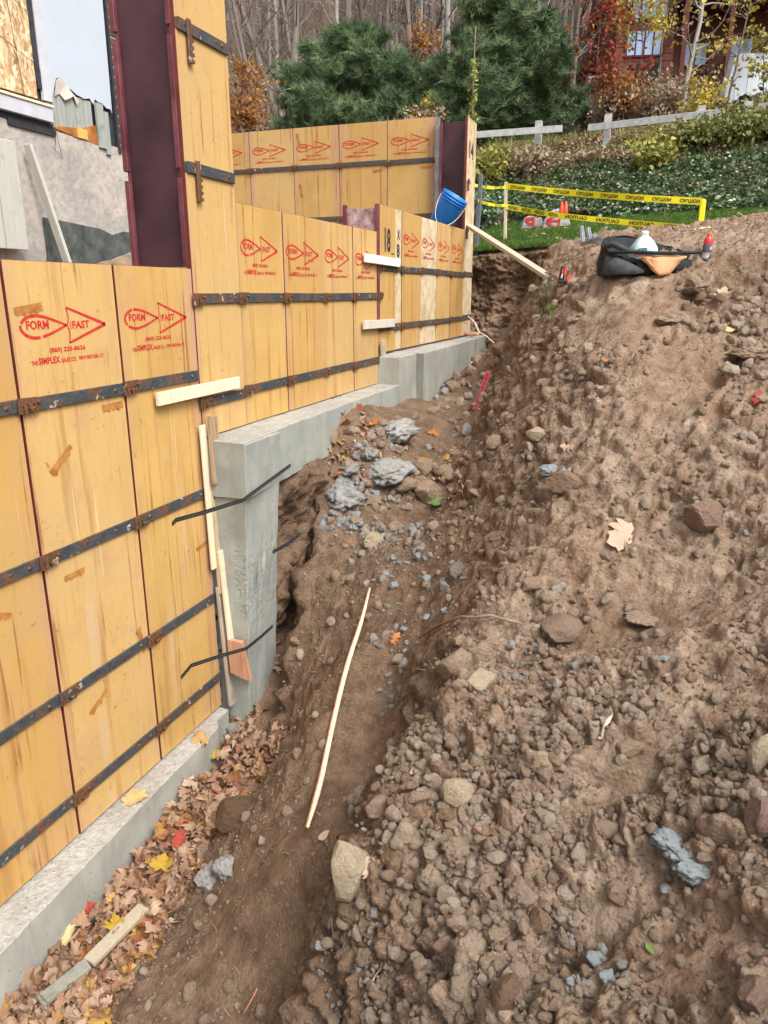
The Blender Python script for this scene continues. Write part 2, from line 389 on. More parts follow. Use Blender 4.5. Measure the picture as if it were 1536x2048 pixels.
CP = [  # survey points: picture position and height below eye
 (100,2048,-2.74),(400,2048,-2.58),(560,2048,-2.42),(700,2048,-2.15),(900,2048,-1.86),(1200,2048,-1.62),(1536,2048,-1.42),
 (700,1720,-1.80),(655,1850,-2.20),(500,1790,-2.32),(430,1740,-2.52),(330,1620,-2.68),(455,1620,-2.50),(540,1560,-2.36),
 (250,1850,-2.72),(420,1850,-2.50),(430,1530,-2.66),(560,1680,-2.20),
 (620,1670,-2.06),(650,1450,-1.92),(700,1330,-1.80),(740,1190,-1.68),(780,1380,-1.84),(780,1540,-1.93),(700,1570,-2.02),
 (640,1130,-1.66),(700,1060,-1.50),(800,1090,-1.48),(800,1180,-1.62),
 (600,930,-1.12),(700,900,-1.05),(740,945,-1.19),(800,850,-0.99),(850,960,-1.26),(850,800,-0.93),(930,850,-1.05),(970,700,-0.68),(900,760,-0.84),(1010,690,-0.68),(700,980,-1.30),
 (860,1130,-1.48),(830,1230,-1.62),(840,1330,-1.66),(810,1460,-1.80),(800,1400,-1.84),
 (885,1300,-1.45),(850,1440,-1.52),(780,1545,-1.62),(930,1180,-1.36),(1000,1300,-1.36),(1060,1290,-1.34),
 (1200,1100,-1.06),(1350,1100,-1.03),(1500,1100,-.98),(1240,1300,-1.24),(1400,1300,-1.18),(1530,1300,-1.12),(1100,1130,-1.14),
 (1000,1500,-1.48),(1200,1500,-1.38),(1400,1500,-1.30),(1530,1500,-1.22),(900,1600,-1.60),(1100,1650,-1.52),(1300,1680,-1.46),(1500,1700,-1.36),
 (800,1800,-1.80),(1000,1830,-1.68),(1250,1850,-1.60),(1450,1880,-1.48),
]
CX = []; 
for u, v, z in CP:
    p = on_z(u, v, z); CX.append((p.x, p.y, z))
for u, v, D in [(960,800,7.0),(925,910,5.6),(900,1020,4.65),(1000,1010,3.95),(950,940,4.55),(1000,900,4.45),(1100,940,3.8),(1200,900,3.65),(1350,900,3.6),(1500,900,3.5),(1100,800,4.6),(1200,800,4.0),(1350,800,3.95),(1500,800,3.9),(1010,790,5.6),
 (1100,700,5.15),(1040,715,6.3),(1200,700,4.4),(1350,700,4.35),(1500,700,4.3),(1130,640,5.6),(1250,620,4.85),(1400,620,4.8),(1520,600,4.9),(1060,640,6.9),
 (1200,548,5.25),(1280,540,5.2),(1370,535,5.2),(1130,560,6.3),(1090,600,6.6),(1400,478,6.6),(1536,458,6.9),(1480,500,6.0),(1300,480,6.9),(1500,560,5.0)]:
    p = on_d(u, v, D); CX.append(tuple(p))
CX += [(-2.0,10.0,.66),(-1.2,9.9,.68),(-.4,9.6,.66),(.6,9.6,.68),(2.2,9.6,.78),(3.6,9.4,.85),(-2.1,9.2,-.68),(-1.6,8.6,-.62),(-1.15,8.9,.30),(-.95,8.0,.34),(-1.0,7.3,.20),(-.2,8.0,.48),(-.6,9.2,.60),(.8,8.0,.52),
       (2,6.5,.6),(2,5,.3),(2,3.5,-.25),(2,2,-.8),(2,.8,-1.2),(.6,.6,-1.45),(-.4,.6,-2.0),(-1.2,.6,-2.55),(-1.95,.6,-2.8),(-2.1,2.4,-2.72),(-1.8,3.0,-2.64),(3.8,5,.3),(3.8,2,-.6),(3.8,7.5,.75),(-1.95,1.2,-2.76)]
CX = np.array(CX)
def _tps(P, lam=2e-3):
    n = len(P); d = np.hypot(P[:, None, 0] - P[None, :, 0], P[:, None, 1] - P[None, :, 1])
    K = np.where(d > 0, d * d * np.log(d + 1e-12), 0) + lam * np.eye(n)
    A = np.zeros((n + 3, n + 3)); A[:n, :n] = K; A[:n, n] = 1; A[:n, n + 1:] = P[:, :2]; A[n, :n] = 1; A[n + 1:, :n] = P[:, :2].T
    return np.linalg.solve(A, np.r_[P[:, 2], 0, 0, 0])
_WT = _tps(CX)
def rbf(x, y):
    n = len(CX); r = _WT[n] + _WT[n + 1] * x + _WT[n + 2] * y
    for i in range(n):
        d2 = (x - CX[i, 0]) ** 2 + (y - CX[i, 1]) ** 2
        r = r + _WT[i] * 0.5 * d2 * np.log(d2 + 1e-12)
    return r
# the undug slope beyond the trench
_PY = np.array([-80, 8, 9.8, 12.8, 14.5, 17, 22, 32, 50, 80, 130, 300]); _PZ = np.array([-5, .52, .62, 1.14, 2.02, 3.0, 3.85, 6.9, 15.0, 33, 60, 120])
def far_z(x, y):
    z = np.interp(y, _PY, _PZ); k = np.clip((y - 12) / 6, 0, 1.0)
    z = z + k * 0.085 * np.clip(x + 1.7, -14, 12) + 0.05 * np.clip(1 - k, 0, 1) * np.clip(x, -3, 6) * (y > 5)
    z = z + 0.10 * k * fbm(x * .35, y * .35, 91, 3) + (0.25 + 0 * x) * k * fbm(x * .09, y * .09, 95, 2)
    return z
# edge of the cut beside the footing
def cut_x(y): return np.interp(y, [2.7, 3.1, 3.4, 3.6, 3.9, 4.2, 4.4], [-1.70, -1.86, -1.93, -1.95, -2.00, -2.07, -2.16])
def low_z(y): return np.interp(y, [2.7, 3.3, 3.6, 3.9, 4.3, 4.8], [-2.70, -2.60, -2.40, -2.20, -1.95, -1.5])
def gauss(x, y, cx, cy, sx, sy, a=0.0):
    c, s = math.cos(a), math.sin(a); u = (x - cx) * c + (y - cy) * s; v = -(x - cx) * s + (y - cy) * c
    return np.exp(-(u / sx) ** 2 - (v / sy) ** 2)
def masks(x, y, z):
    """how dry and how stony the ground is"""
    n = fbm(x * 1.3, y * 1.3, 5, 3); n2 = fbm(x * 4, y * 4, 8, 3)
    # left foot of the heap, as x for a given y
    ft = np.interp(y, [.6, 1.6, 2.1, 2.6, 3.1, 3.8, 4.6, 5.5, 6.8, 8.0, 9.2], [-.6, -.78, -.86, -.82, -.80, -1.0, -1.22, -1.32, -1.42, -1.5, -1.5])
    heap = sst(0.0, 0.28, x - ft + 0.10 * n)
    bank = np.exp(-((x - ft - 0.02 - .10 * n2) / 0.27) ** 2)          # freshly cut face, darker
    flank = np.exp(-((x - ft - .38) / .36) ** 2) * sst(2.8, 3.8, y)  # lowers the dry value, so the trench-side flank comes out darker
    dry = -.30 * flank + heap * (0.92 + 0.25 * n) - 0.62 * bank
    for cx, cy, sx, sy, a in [(-.02, 2.75, .38, .22, .6), (-.08, 1.62, .13, .12, 0), (.05, 2.02, .22, .13, .3), (.55, 5.0, .35, .8, -.3)]:
        dry = dry - 0.6 * gauss(x, y, cx, cy, sx, sy, a)
    dry = dry + 0.30 * (1 - heap) * sst(-.1, .5, n + 0.5 * n2) + 0.3 * (1 - heap) * sst(4.3, 6, y) * sst(-.3, .4, n2)
    stony = heap * (0.30 + 1.0 * n)
    for cx, cy, sx, sy, a, w in [(-.48, 2.0, .36, .48, .2, 1.1), (-.12, 2.18, .28, .25, 0, .5), (.32, 2.1, .3, .25, 0, .6), (-.32, 1.45, .35, .25, 0, .7), (-.5, 4.0, .5, .8, 0, .4), (-1.6, 5.0, .35, .6, 0, .55), (-1.55, 3.9, .25, .5, 0, .35)]:
        stony = stony + w * gauss(x, y, cx, cy, sx, sy, a)
    for cx, cy, sx, sy, a in [(-.02, 2.75, .38, .22, .6), (-.08, 1.62, .13, .12, 0), (-.03, 2.02, .2, .10, .3), (.03, 4.3, .26, 1.0, -.25), (.12, 2.95, .45, .25, .4), (.02, 5.0, .4, .35, 0)]:
        stony = stony - 1.2 * gauss(x, y, cx, cy, sx, sy, a)
    return np.clip(dry, 0, 1), np.clip(stony, 0, 1), heap
def bank_y(x): return np.interp(x, [-3.2, -2.6, -1.7, -1.25, -1.0, -.8], [9.75, 9.70, 9.6, 9.3, 8.9, 8.5]) + 0.10 * fbm(x * 2.5, x * 0 + 1.0, 12, 2)
def base_z(x, y):
    z = rbf(x, y)
    # the slot dug beside the pier
    cx = cut_x(y) + 0.05 * vn(y * 7, x * 0 + 3.1, 3); k = (1 - sst(-.03, .05, x - cx)) * (y > 2.75) * (1 - sst(4.3, 4.42, y)) * sst(2.75, 3.3, y)
    z = z + (np.minimum(low_z(y), z) - z) * k
    # bank at the far end of the trench
    yb = bank_y(x) + .16
    lawn = far_z(x, y); t = sst(0, 0.30, y - yb)
    yb = np.where(x > -1.0, 8.9 + (x + 1.0) * 0.6, yb); side = 1 - sst(-1.72, -1.12, x + .12 * vn(y * 2, y * 0 + 2, 5))
    floor = -0.70 + 1.30 * (1 - side)
    kk = sst(8.5, 9.1, y) * (x < 0.2)
    z = z + (np.minimum(floor, lawn - .03) - z) * kk * (1 - sst(-.9, -.2, x))
    z = z + (lawn - z) * np.where(x < -0.6, t, sst(9.0, 9.8, y) * np.ones_like(x)) 
    # shallow hollows trodden in the heap
    z = z - 0.10 * gauss(x, y, -.08, 1.62, .11, .10) - 0.09 * gauss(x, y, .05, 2.02, .18, .10, .3) - 0.07 * gauss(x, y, -.02, 2.8, .35, .2, .5)
    z = z - 0.08 * gauss(x, y, -.44, 2.62, .10, .08)
    return z
_SM = [(on_z(1290, 1175, -1.10), .40, .20, .45), (on_d(1280, 620, 4.8), .26, .6, -.20), (on_d(1360, 760, 4.1), .24, .45, -.30), (on_d(1200, 640, 4.9), .2, .3, 0), (on_z(1240, 1800, -1.56), .13, .12, 0), (on_z(1250, 1525, -1.38), .20, .09, .3), (on_z(1420, 1430, -1.25), .20, .13, .5), (on_z(500, 1880, -2.43), .34, .36, 0), (on_z(610, 1720, -2.15), .22, .25, 0), (on_z(720, 1500, -1.92), .12, .35, -.2), (on_z(1380, 1900, -1.5), .16, .16, 0), (on_d(860, 790, 6.4), .3, .9, .1), (on_z(1400, 1220, -1.12), .35, .1, .5)]
def smoothness(x, y):
    r = 0 * x
    for p, sx, sy, a in _SM: r = np.maximum(r, gauss(x, y, p.x, p.y, sx, sy, a))
    return sst(.25, .75, r + .22 * fbm(x * 5, y * 5, 77, 3))
def relief(x, y, z, dry, st, heap, steep):
    """roughness of the dug soil as a solid texture, so that slopes are not streaked"""
    sm = smoothness(x, y); w1 = vn3(x * 5, y * 5, z * 5, 61) * .07; u, v, w = x + w1, y - w1, z + vn3(x * 5, y * 5, z * 5, 67) * .07
    r = (0.034 + .026 * heap) * fbm3(u * 3.4, v * 3.4, w * 3.4, 21, 4) + 0.030 * (1 - np.abs(fbm3(u * 8, v * 8, w * 8, 31, 4)) * 3.2) * (0.35 + 0.9 * heap)
    r = r + (0.4 + .7 * heap) * 0.026 * fbm3(u * 27, v * 27, w * 27, 41, 3)
    r = r * (1 + 1.2 * steep)
    def L(s, sd, a, b, d, k): return s * k * lumps3(u / s + sd, v / s, w / s, sd, a, b, d)
    Lm = L(.17, 51, .2, .62, .9, .65) + L(.085, 53, .25, .62, .95, .9) + L(.04, 57, .3, .62, .98, 1.0)
    k = (0.12 + 0.85 * st + 0.24 * heap + .5 * steep) * (1 - .9 * sm); r = r * (1 - .55 * sm)
    r = r + Lm * k + L(.02, 59, .35, .62, 1, .9) * (0.3 + st) * (1 - .6 * sm)
    return r + steep * 0.06 * (np.abs(fbm3(u * 5, v * 5, w * 7, 83, 3)) * 3 - .4)
NR, NC = 760, 660
_yy = 0.62 * np.exp(np.linspace(0, math.log(10.0 / 0.62), NR)); Y = np.repeat(_yy[:, None], NC, 1)
_s = np.linspace(0, 1, NC)[None, :]; XR = (1.3 + 0.42 * _yy)[:, None]
X = -2.62 + (XR + 2.62) * (_s ** 0.92)
B = base_z(X, Y); DRY, STO, HEAP = masks(X, Y, B)
gx = np.gradient(B, axis=1) / np.maximum(np.gradient(X, axis=1), 1e-5); dYr = np.gradient(Y, axis=0); dXr = np.gradient(X, axis=0)
gy = (np.gradient(B, axis=0) - gx * dXr) / dYr
gx = np.clip(gx, -3, 3); gy = np.clip(gy, -3, 3)
def blur(a, n):
    for _ in range(n): a = (a + np.roll(a, 1, 0) + np.roll(a, -1, 0)) / 3; a = (a + np.roll(a, 1, 1) + np.roll(a, -1, 1)) / 3
    return a
gx = blur(gx, 6); gy = blur(gy, 6); nz = 1 / np.sqrt(1 + gx ** 2 + gy ** 2); STEEP = sst(1.15, 2.5, np.hypot(gx, gy))
REL = relief(X, Y, B, DRY, STO, HEAP, STEEP) * (1 - sst(9.5, 9.95, Y))
Z = B + REL / np.maximum(nz, .6)
def grid_mesh(name, X, Y, Z, mat, attr=None):
    nr, nc = X.shape; me = bpy.data.meshes.new(name)
    me.vertices.add(nr * nc); me.vertices.foreach_set('co', np.stack([X, Y, Z], -1).astype(np.float32).ravel())
    i = np.arange(nr * nc).reshape(nr, nc); q = np.stack([i[:-1, :-1], i[:-1, 1:], i[1:, 1:], i[1:, :-1]], -1).reshape(-1, 4)
    me.loops.add(q.size); me.polygons.add(len(q)); me.loops.foreach_set('vertex_index', q.ravel().astype(np.int32))
    me.polygons.foreach_set('loop_start', (np.arange(len(q)) * 4).astype(np.int32)); me.polygons.foreach_set('loop_total', np.full(len(q), 4, np.int32))
    me.polygons.foreach_set('use_smooth', np.ones(len(q), bool)); me.materials.append(mat)
    for k, v in (attr or {}).items():
        a = me.attributes.new(k, 'FLOAT', 'POINT'); a.data.foreach_set('value', v.astype(np.float32).ravel())
    me.update(); me.validate(); return me
_GX = np.log(10.0 / 0.62)
def grid_z(x, y):
    x = np.asarray(x, float); y = np.asarray(y, float); r = np.clip(np.log(np.maximum(y, .62) / .62) / _GX, 0, .99999) * (NR - 1)
    c = np.clip(np.clip((x + 2.62) / (1.3 + .42 * np.clip(y, .62, 10) + 2.62), 0, .99999), 0, 1) ** (1 / .92) * (NC - 1)
    i = r.astype(int); j = c.astype(int); f = r - i; g = c - j; i = np.minimum(i, NR - 2); j = np.minimum(j, NC - 2)
    return (Z[i, j] * (1 - f) + Z[i + 1, j] * f) * (1 - g) + (Z[i, j + 1] * (1 - f) + Z[i + 1, j + 1] * f) * g
def surf(x, y): return np.where(np.asarray(y) < 9.95, grid_z(x, y), far_z(x, y))
def gz(x, y): return float(surf(np.array([float(x)]), np.array([float(y)]))[0])
X2 = X - gx * nz * REL; Y2 = Y - gy * nz * REL; Z2 = B + nz * REL
dug = mob('dug_ground', grid_mesh('dug_ground', X2, Y2, Z2, SOIL, {'dry': DRY}))
tag(dug, 'brown dug earth heaped along the trench beside the footing', kind='structure')

# rough face of the pit below the lawn edge
fx = np.linspace(-3.2, -.92, 230)[:, None].repeat(150, 1); ft_ = np.linspace(0, 1, 150)[None, :].repeat(230, 0); ftop = far_z(fx, bank_y(fx) + .1) + .015
fz = -.85 + (ftop + .85) * ft_; nf = fbm(fx * 2.2, fz * 2.6, 15, 4); fy = bank_y(fx) - .02 - .20 * nf + .12 * np.exp(-((ft_ - .72 - .1 * vn(fx * 2, fx * 0, 5)) / .13) ** 2) - .13 * sst(.5, .1, ft_) - .05 * (np.abs(fbm(fx * 9, fz * 9, 16, 4)) * 2) - .10 * lumps(fx / .2, fz / .2, 17, .1, .5, .5) - .035 * lumps(fx / .07, fz / .07, 19, .2, .5, .7) + .25 * sst(.93, 1, ft_)
fdry = np.clip(.10 + .55 * sst(.62, .45, ft_ + .25 * nf) - .35 * sst(.25, .1, ft_) + .3 * nf, 0, 1)
tag(mob('pit_face', grid_mesh('pit_face', fx, fy, fz, SOIL, {'dry': fdry})), 'dark crumbling earth face at the far end of the trench', kind='structure')

# a picture position on the ground
def spot(u, v, d0=1.0, d1=22.0, lift=0.0):
    d = sight(u, v); h = math.hypot(d.x, d.y); D = d0 + (d1 - d0) * np.linspace(0, 1, 170) ** 1.5
    for _ in range(2):
        P = np.outer(D / h, (d.x, d.y, d.z)); g = surf(P[:, 0], P[:, 1]) + lift; i = int(np.argmax(P[:, 2] < g))
        D = np.linspace(D[max(i - 1, 0)], D[i], 26)
    return Vector((P[i, 0], P[i, 1], g[i]))
# ---------------------------------------------------------------- concrete footing: low strip, stepped block, upper strip
RED = plain('red_stencil_ink', (0.50, 0.035, 0.03), 0.75, 0.2, 0.35, 60)
BLK = plain('black_stencil_ink', (0.035, 0.035, 0.032), 0.8, 0.2, 0.4, 60)
def rough_block(name, pts, z0, z1, mat, top, parent, seed=0, step=0.05, chip=0.008):
    """prism over a plan outline, its sides and top subdivided and slightly worn"""
    rng = np.random.RandomState(seed); bm = bmesh.new(); vs = [bm.verts.new((x, y, z0)) for x, y in pts]; f = bm.faces.new(vs)
    r = bmesh.ops.extrude_face_region(bm, geom=[f]); tv = [e for e in r['geom'] if isinstance(e, bmesh.types.BMVert)]
    for i, v in enumerate(tv): v.co.z = z1[i] if hasattr(z1, '__len__') else z1
    bmesh.ops.recalc_face_normals(bm, faces=bm.faces)
    bmesh.ops.bevel(bm, geom=bm.edges[:], offset=0.004, segments=1, affect='EDGES')
    for _ in range(5):
        es = [e for e in bm.edges if e.calc_length() > step]
        if not es: break
        bmesh.ops.subdivide_edges(bm, edges=es, cuts=1, use_grid_fill=True)
    bmesh.ops.triangulate(bm, faces=[f for f in bm.faces if len(f.verts) > 4])
    me = bpy.data.meshes.new(name); me.materials.append(mat); me.materials.append(top)
    for v in bm.verts:
        p = v.co; w = mnoise.noise_vector(p * 9) * chip * 0.5 + mnoise.noise_vector(p * 30) * chip * 0.35; v.co = p + w
    for f in bm.faces: f.material_index = 1 if f.normal.z > 0.6 else 0; f.smooth = True
    for e in bm.edges:
        if len(e.link_faces) == 2 and e.calc_face_angle(0) > .42: e.smooth = False
    bm.to_mesh(me); bm.free(); return mob(name, me, parent)
foot = thing('concrete_footing', 'grey stepped concrete footing with raised pier under the yellow form panels', 'footing', (-2.3, 3.3, -2.4))
def FP(o): o.location = Vector((2.3, -3.3, 2.4)); return o
FP(rough_block('lower_footing', [(-2.75, -.4), (-2.12, -.4), (-2.135, 1.6), (-2.175, 2.6), (-2.19, 3.17), (-2.24, 3.24), (-2.24, 3.36), (-2.75, 3.36)], -2.95, -2.405, CONC, CONCT, foot, 1))
p = FP(rough_block('pier', [(-2.75, 3.365), (-2.03, 3.365), (-2.03, 3.76), (-2.75, 3.76)], -2.9, -0.775, PIERC, CONCT, foot, 2, 0.022, 0.010))
for v in p.data.vertices:      # the pier narrows and leans a little towards its foot
    t = (-0.775 - v.co.z) / 1.7
    if v.co.x > -2.3: v.co.x -= 0.115 * max(0, min(1.1, t)); 
    v.co.y += 0.07 * max(0, t) * max(0, min(1, (3.74 - v.co.y) / .37))
    # honeycombed strip near the outer corner
    q = math.exp(-((v.co.x + 2.10) / .07) ** 2 - ((v.co.z + 1.55) / .33) ** 2)
    w_ = mnoise.noise(v.co * 45) * .5 + mnoise.noise(v.co * 90) * .5; v.co.y += 0.022 * q * (w_ + .2); v.co.x -= .018 * q * (w_ + .2) * (v.co.x > -2.2)
FP(rough_block('upper_footing', [(-2.75, 3.36), (-2.032, 3.36), (-2.075, 4.1), (-2.092, 5.0), (-2.093, 6.52), (-2.75, 6.52)], -1.08, -0.765, PIERC, CONCT, foot, 3))
FP(rough_block('stepped_block', [(-2.75, 6.05), (-2.092, 6.05), (-2.090, 6.50), (-2.75, 6.50)], -1.05, -0.530, CONC, CONCT, foot, 4))
FP(rough_block('far_footing', [(-2.75, 6.504), (-2.13, 6.504), (-2.13, 6.53), (-2.015, 6.49), (-2.03, 7.2), (-2.12, 9.5), (-2.12, 9.85), (-2.75, 9.85)], -1.3, -0.525, CONC, CONCT, foot, 5))
# cut earth standing under the upper strip behind the pier
yy_ = np.linspace(3.74, 6.2, 260)[:, None].repeat(150, 1); zz_ = np.linspace(-2.75, -1.05, 150)[None, :].repeat(260, 0); xx0 = 0 * zz_; xx_ = -2.17 + lumps3(yy_ * 6, zz_ * 6, xx0 * 6, 9, .2, .6, .9) * .09 + lumps3(yy_ * 14, zz_ * 14, xx0 * 14, 10, .2, .6, .95) * .045 + .16 * fbm(yy_ * 3, zz_ * 3, 5, 4) + .04 * fbm(yy_ * 14, zz_ * 14, 6, 4) + .10 * sst(3.9, 4.4, yy_)
tag(mob('cut_earth_face', grid_mesh('cut_earth_face', xx_, yy_, zz_, SOIL, {'dry': 0 * xx_})), 'dark cut earth face under the upper footing strip', kind='structure')
# rough spilled concrete hanging off the lower edge of the upper strip
def icov(sub=2):
    bm = bmesh.new(); bmesh.ops.create_icosphere(bm, subdivisions=sub, radius=1); bm.verts.index_update()
    v = np.array([q.co[:] for q in bm.verts]); f = [[w.index for w in q.verts] for q in bm.faces]; bm.free(); return v, f
_ICO = {k: icov(k) for k in (1, 2, 3, 4)}
def n3(v, sc, seed): return np.array([mnoise.noise(Vector(p) * sc + Vector((seed * 3.1, seed * 1.7, seed))) for p in v])
def rock_mesh(name, seed, mat, sub=2, cuts=6, rough=0.22, flat=(1, .85, .7), fine=0.0, smooth=None):
    rng = np.random.RandomState(seed); v, f = _ICO[sub]; v = v.copy() * (1 + rough * n3(v, 1.3, seed))[:, None]
    for _ in range(cuts):
        n = rng.normal(size=3); n /= np.linalg.norm(n); d = rng.uniform(.55, .88); t = np.maximum(0, v @ n - d); v -= t[:, None] * n * 0.95
    if fine: v *= (1 + fine * n3(v, 5, seed + 5) + fine * .6 * n3(v, 12, seed + 9))[:, None]
    v *= np.array(flat); me = bpy.data.meshes.new(name); me.from_pydata(v.tolist(), [], f); me.materials.append(mat)
    sm = sub >= 3 if smooth is None else smooth
    me.polygons.foreach_set('use_smooth', [sm] * len(f)); me.update(); return me

# ---------------------------------------------------------------- concrete form panels
BULK = plain('oxblood_steel', (0.115, 0.020, 0.032), 0.5, 0.4, 0.35, 5, 0.0, 0.004, (0.20, 0.060, 0.075))
BULKW = plain('dark_oxblood_face', (0.032, 0.008, 0.014), 0.42, 0.45, 0.4, 1.8, 0.0, 0.004, (0.085, 0.032, 0.042))
PURP = plain('scuffed_oxblood_board', (0.30, 0.11, 0.10), 0.7, 0.3, 0.5, 14, 0, 0.003, (0.56, 0.42, 0.42))
PALEPLY = plain('weathered_ply', (0.56, 0.40, 0.20), 0.7, 0.25, 0.22, 9, 0, 0.002, (0.68, 0.56, 0.40))
STAIN = plain('rust_print', (0.40, 0.145, 0.03), 0.7, 0.2, 0.35, 25, c2=(0.50, 0.24, 0.07))
GALV = plain('galvanised_steel', (0.28, 0.31, 0.34), 0.4, 0.5, 0.3, 12, 0.6, 0.001)
_sheet = {}
def sheet_mesh(w, h, mat=None, th=0.03):
    k = (round(w, 3), round(h, 3), (mat or PLY).name)
    if k in _sheet: return _sheet[k]
    mb = MB(); c = 0.0026; mt = mat or PLY
    a = [(c, 0, c), (w - c, 0, c), (w - c, 0, h - c), (c, 0, h - c)]; b = [(.001, c, .001), (w - .001, c, .001), (w - .001, c, h - .001), (.001, c, h - .001)]
    d = [(.001, th, .001), (w - .001, th, .001), (w - .001, th, h - .001), (.001, th, h - .001)]
    mb.add(a, [(0, 1, 2, 3)], mt)
    mb.add(a + b, [(i, (i + 1) % 4, 4 + (i + 1) % 4, 4 + i) for i in range(4)], EDGE)
    mb.add(b + d, [(i, (i + 1) % 4, 4 + (i + 1) % 4, 4 + i) for i in range(4)] + [(4, 5, 6, 7)], EDGE)
    _sheet[k] = mb.mesh('plywood_face'); return _sheet[k]
_bar = {}
def bar_mesh(w):
    k = round(w, 3)
    if k not in _bar:
        mb = MB(); mb.box((.012, -.013, -.0265), (w - .012, -.004, .0265), STEEL, bev=.002); mb.box((.0, -.0045, -.022), (w, .0005, .022), STEEL)
        mb.lathe([(0, .020), (.008, .018), (.009, .012)], RUST, 8, Matrix.Translation((w - .075, 0, 0)) @ Matrix.Rotation(R(90), 4, 'X'))
        for q in (.13, .72): mb.lathe([(.001, .0175), (.006, .0165), (.007, .0125)], RUST, 7, Matrix.Translation((w * q, 0, .004)) @ Matrix.Rotation(R(90), 4, 'X'))
        _bar[k] = mb.mesh('cross_bar')
    return _bar[k]
def latch_mesh():
    mb = MB()
    o = [(0, .031), (.105, .029), (.105, -.012), (.088, -.031), (.082, -.031), (.082, .004), (.070, .004), (.070, -.031), (.052, -.031), (.052, .004), (.042, .006), (.042, -.031), (.026, -.031), (.026, .0), (.016, .0), (.016, -.032), (0, -.030)]
    n = len(o); vs = [(x, -.020, z) for x, z in o] + [(x, -.0135, z) for x, z in o]
    mb.add(vs, [tuple(range(n)), tuple(range(2 * n - 1, n - 1, -1))] + [(i, (i + 1) % n, n + (i + 1) % n, n + i) for i in range(n)], RUST)
    mb.tube([(.048, -.018, -.012), (.050, -.034, -.010), (.066, -.036, -.004)], .0035, RUST, 5)
    mb.tube([(.093, -.018, .010), (.093, -.030, .010)], .006, RUST, 6)
    mb.box((.012, -.0145, -.03), (.09, -.0135, .01), RUST)
    return mb.mesh('latch')
LATCH = latch_mesh()
COMB = LATCH
# red printed mark
def text_mesh(body, u0, u1, v0, v1, mb, mat, y=-.0012, mirror=0, cond=None, gap=None):
    cu = bpy.data.curves.new('t', 'FONT'); cu.body = body; cu.resolution_u = 2; cu.offset = .034; ob = bpy.data.objects.new('t', cu); COL.objects.link(ob)
    dg = bpy.context.evaluated_depsgraph_get(); me = bpy.data.meshes.new_from_object(ob.evaluated_get(dg)); bpy.data.objects.remove(ob)
    P = np.array([v.co[:] for v in me.vertices]); lo, hi = P.min(0), P.max(0)
    U = u0 + (P[:, 0] - lo[0]) / (hi[0] - lo[0]) * (u1 - u0); V = v0 + (P[:, 1] - lo[1]) / (hi[1] - lo[1]) * (v1 - v0)
    mb.add([(a, y, b) for a, b in zip(U, V)], [tuple(p.vertices) for p in me.polygons], mat); bpy.data.meshes.remove(me)
def stroke(mb, pts, w, mat, y=-.001, skip=()):
    n = len(pts)
    for i in range(n - 1):
        if i in skip: continue
        (x0, z0), (x1, z1) = pts[i], pts[i + 1]; d = math.hypot(x1 - x0, z1 - z0); a, b = -(z1 - z0) / d, (x1 - x0) / d
        w0 = w[i] if hasattr(w, '__len__') else w; w1 = w[i + 1] if hasattr(w, '__len__') else w
        mb.add([(x0 + a * w0, y, z0 + b * w0), (x0 - a * w0, y, z0 - b * w0), (x1 - a * w1, y, z1 - b * w1), (x1 + a * w1, y, z1 + b * w1)], [(0, 1, 2, 3)], mat)
def logo_mesh(seed=0):
    rng = random.Random(seed); mb = MB(); m2 = MB(); m3 = MB(); pts = []
    for i in range(0, 49):
        t = i / 48; s = abs(1 - 2 * t); s = s ** 1.5; u = .240 * s; v = .042 * math.sin(PI * min(1, s) ** .60) * (1 if t < .5 else -1)
        pts.append((u, v))
    stroke(mb, pts, [.0046 + .0020 * math.sin(PI * i / 48) for i in range(49)], RED, -.001, [rng.randrange(10, 38) for _ in range(2)])
    # tail
    T = (.247, .070); Bm = (.246, -.071); tip = (.470, -.004)
    cur = [(.247 + .010 * math.sin(PI * i / 12), .070 - .141 * i / 12) for i in range(13)]; cur = [(x - .012 * math.exp(-((i - 6) / 1.6) ** 2), z) for i, (x, z) in enumerate(cur)]
    stroke(mb, cur, .0032, RED, -.001)
    for A in (T, Bm):
        k = 14; l = [(A[0] + (tip[0] - A[0]) * i / k, A[1] + (tip[1] - A[1]) * i / k) for i in range(k + 1)]
        stroke(mb, l, [.0046 + .0024 * i / k for i in range(k + 1)], RED, -.001)
    text_mesh('FORM', .028, .145, -.010, .024, mb, RED); text_mesh('FAST', .272, .372, -.016, .016, mb, RED)
    for i in range(5): stroke(mb, [(.256, .012 - .0065 * i), (.268, .012 - .0065 * i)], .0011, RED)
    text_mesh('(860) 225-8626', .131, .333, -.108, -.084, m2, RED)
    for s_, a, b, h in (('THE', .030, .064, .017), ('SIMPLEX', .069, .182, .027), ('SALES CO.', .189, .275, .018), ('NEW BRITAIN, CT.', .288, .443, .019)): text_mesh(s_, a, b, -.146, -.146 + h, m3, RED)
    for _ in range(230):      # overspray specks round the lower line
        cx = rng.choice([.09, .40]); x = cx + rng.gauss(0, .028); z = -.130 + abs(rng.gauss(0, .030)) - .012; r = rng.uniform(.0004, .0014)
        m3.add([(x - r, -.0012, z), (x, -.0012, z - r), (x + r, -.0012, z), (x, -.0012, z + r)], [(0, 1, 2, 3)], RED)
    return mb.mesh('fish_emblem'), m2.mesh('phone_number'), m3.mesh('company_line')
LOGO = [logo_mesh(i) for i in range(3)]
